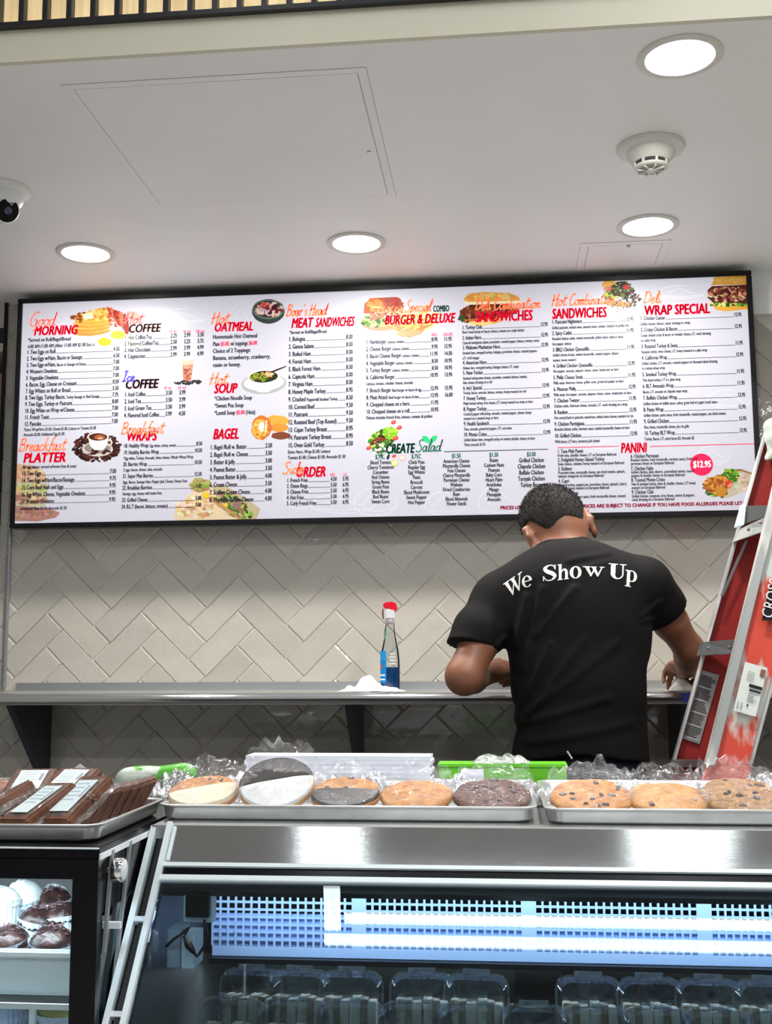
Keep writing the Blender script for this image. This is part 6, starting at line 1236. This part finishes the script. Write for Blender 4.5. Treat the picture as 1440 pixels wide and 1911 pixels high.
zs = W(60, 1858, 1.70).z
lbx('glass_shelf', (XA+.01, 1.665, zs-.008), (XB-.014, 2.27, zs), glass_mat('shelf_glass', (.85, .95, .93), 1.5)); lbx('shelf_edge', (XA+.01, 1.661, zs-.008), (XB-.014, 1.665, zs), M['alu']); lbx('lower_shelf', (XA+.01, 1.665, .835), (XB-.014, 2.27, .843), M['white_metal'])
for xx in (-.70, -1.0): lbx('shelf_post', (xx, 1.68, .843), (xx+.008, 1.69, zs-.008), M['alu'])
lbx('lamp_strip', (XA+.02, 1.66, 1.108), (XB-.02, 1.68, 1.120), mat('case_strip', (1, 1, 1), .5, emit=6, ecol=(.85, .95, 1)))
area_lamp('lamp', Vector((-.92, 1.70, 1.104))-bc.location, (.6, .03), 2.4, (.82, .93, 1), rot=(math.radians(18), 0, 0), parent=bc)
# white pan in the case
xp1 = W(131, 1800, 1.70).x
wp_ = thing('pastry_pan', 'white plastic pan holding the chocolate muffins in the pastry case', 'pan', ((-1.15+xp1)/2, 1.85, zs+.0005)); hw = (xp1+1.15)/2; zt_ = W(60, 1772, 1.70).z-zs
q = MB()
for a, b in (((-hw, -.15, 0), (hw, .15, .004)), ((-hw, -.15, .004), (hw, -.146, zt_)), ((-hw, .146, .004), (hw, .15, zt_)), ((-hw, -.146, .004), (-hw+.004, .146, zt_)), ((hw-.004, -.146, .004), (hw, .146, zt_))): q.box(a, b)
q.build('tub', mat('pan_white', (.60, .64, .66), .35), wp_, bevel=.0015)
q = MB()
for a, b in (((-hw-.006, -.158, zt_-.012), (hw+.004, -.150, zt_)), ((-hw-.006, .150, zt_-.012), (hw+.004, .158, zt_)), ((hw, -.15, zt_-.012), (hw+.006, .15, zt_))): q.box(a, b)
q.build('rim', mat('pan_white_rim', (.72, .76, .77), .3), wp_, bevel=.003)
liner = mat('muffin_liner', (.58, .68, .74), .6); choc = two_tone('choc_crumb', (.018, .008, .008), (.05, .020, .018), 60, .45, .6, .35, .9); cream = mat('whipped_cream', (.80, .88, .90), .45, var=.05, vscale=20, bump=.1)
def muffin(label, x_, y_, z_, top, seed, cat='muffin', tilt=(0, 0), R=.0315):
    t_ = thing('muffin', label, cat, (x_, y_, z_), (tilt[0], tilt[1], seed), 'muffins in the pastry case'); n = 48
    q = MB(); vs = [(rr*(1+.035*(i % 2))*math.cos(2*PI*i/n), rr*(1+.035*(i % 2))*math.sin(2*PI*i/n), z) for rr, z in ((R*.68, 0), (R*.98, .042), (R*1.12, .056)) for i in range(n)]
    q.add(vs, [(j*n+i, j*n+(i+1) % n, (j+1)*n+(i+1) % n, (j+1)*n+i) for j in (0, 1) for i in range(n)]+[tuple(range(n))[::-1]]); q.build('paper_cup', liner, t_)
    q = MB(); vs = []
    for j in range(9):
        f = j/8*PI/2
        for i in range(28):
            a = 2*PI*i/28; r = R*1.10*math.cos(f)*(1+.10*noise.noise(Vector((math.cos(a)*2, math.sin(a)*2, seed+j*.3)))); vs.append((r*math.cos(a), r*math.sin(a), .046+R*(.95 if top == 'choc' else 1.15)*math.sin(f)+.0035*noise.noise(Vector((a*3, j*1.1, seed)))))
    q.add(vs, [(j*28+i, j*28+(i+1) % 28, (j+1)*28+(i+1) % 28, (j+1)*28+i) for j in range(8) for i in range(28)]+[tuple(range(28))[::-1], tuple(range(8*28, 9*28))]); q.build('top' if top == 'choc' else 'cream_top', choc if top == 'choc' else cream, t_, smooth='all')
    if top == 'choc':
        q = MB(); rr = random.Random(seed)
        for k in range(26): a, f = rr.uniform(0, 2*PI), rr.uniform(.3, 1.5); c_ = Vector((R*math.cos(f)*math.cos(a), R*math.cos(f)*math.sin(a), .048+R*.95*math.sin(f))); q.box((-.0042, -.0012, -.001), (.0042, .0012, .0008), M_=Matrix.Translation(c_) @ Matrix.Rotation(rr.uniform(0, 3), 4, 'Z') @ Matrix.Rotation(rr.uniform(-.5, .5), 4, 'Y'))
        g = q.build('shavings', mat('glossy_shaving', (.10, .06, .06), .12, coat=1) if 'shav' not in M else M['shav'], t_); g['kind'] = 'stuff'
    return t_
M['shav'] = mat('glossy_shaving', (.14, .09, .10), .12, coat=1)
xm = lambda px, Y: W(px, 1700, Y).x
for i, (px, Y_, dz, top, lab) in enumerate(((25, 1.748, .012, 'choc', 'dark chocolate muffin in the front row at the left edge of the photo'), (97, 1.752, .014, 'choc', 'dark chocolate muffin in the front row nearest the corner of the glass'), (64, 1.82, .030, 'choc', 'dark chocolate muffin in the second row between the front two'), (121, 1.83, .034, 'choc', 'dark chocolate muffin in the second row beside the black post'),
        (105, 1.91, .046, 'choc', 'dark chocolate muffin at the back of the pan'), (8, 1.84, .056, 'cream', 'muffin with a white cream dome at the left edge of the photo'), (50, 1.90, .060, 'cream', 'muffin with a white cream dome behind the chocolate ones'), (90, 1.96, .036, 'cream', 'cream topped muffin half hidden at the back of the pan'))):
    muffin(lab, xm(px, Y_), Y_, zs+.004+dz*.75, top, i*1.7+2, tilt=(R_(-10 if top == 'choc' else 14), R_((i*13 % 9)-4)))
tt_ = thing('custard_tart', 'round yellow custard tart in a ruffled paper on the lower shelf', 'tart', (W(112, 1885, 1.73).x, 1.76, .8435)); q = MB(); n = 60
vs = [(rr*(1+.05*(i % 2))*math.cos(2*PI*i/n), rr*(1+.05*(i % 2))*math.sin(2*PI*i/n), z) for rr, z in ((.034, 0), (.044, .028), (.052, .036)) for i in range(n)]; q.add(vs, [(j*n+i, j*n+(i+1) % n, (j+1)*n+(i+1) % n, (j+1)*n+i) for j in (0, 1) for i in range(n)]+[tuple(range(n))[::-1]]); q.build('paper_cup', mat('ruffled_paper', (.45, .52, .62), .6), tt_)
q = MB(); q.lathe([(.040, .026), (.043, .034), (.036, .038), (.0001, .040)], n=32); q.build('custard', mat('custard', (.85, .62, .22), .35, var=.08, vscale=60), tt_, smooth=True)
pf = thing('paper_flower', 'ruffled pale blue paper cup on the lower shelf at the left edge', 'paper cup', (W(2, 1895, 1.73).x, 1.75, .8435)); q = MB(); vs = [(rr*(1+.06*(i % 2))*math.cos(2*PI*i/n), rr*(1+.06*(i % 2))*math.sin(2*PI*i/n), z) for rr, z in ((.026, 0), (.038, .03), (.030, .045), (.012, .050)) for i in range(n)]; q.add(vs, [(j*n+i, j*n+(i+1) % n, (j+1)*n+(i+1) % n, (j+1)*n+i) for j in (0, 1, 2) for i in range(n)]+[tuple(range(n))[::-1], tuple(range(3*n, 4*n))]); q.build('paper_cup', mat('blue_paper', (.40, .48, .68), .6), pf)
bb = box('blue_carton', (-.09, 0, 0), (.10, .05, .050), mat('blue_card', (.01, .12, .50), .45), bevel=.002); bb.location = (W(105, 1860, 1.86).x, 1.87, .8435); tag(bb, 'blue carton behind the custard tart on the lower shelf', 'carton')
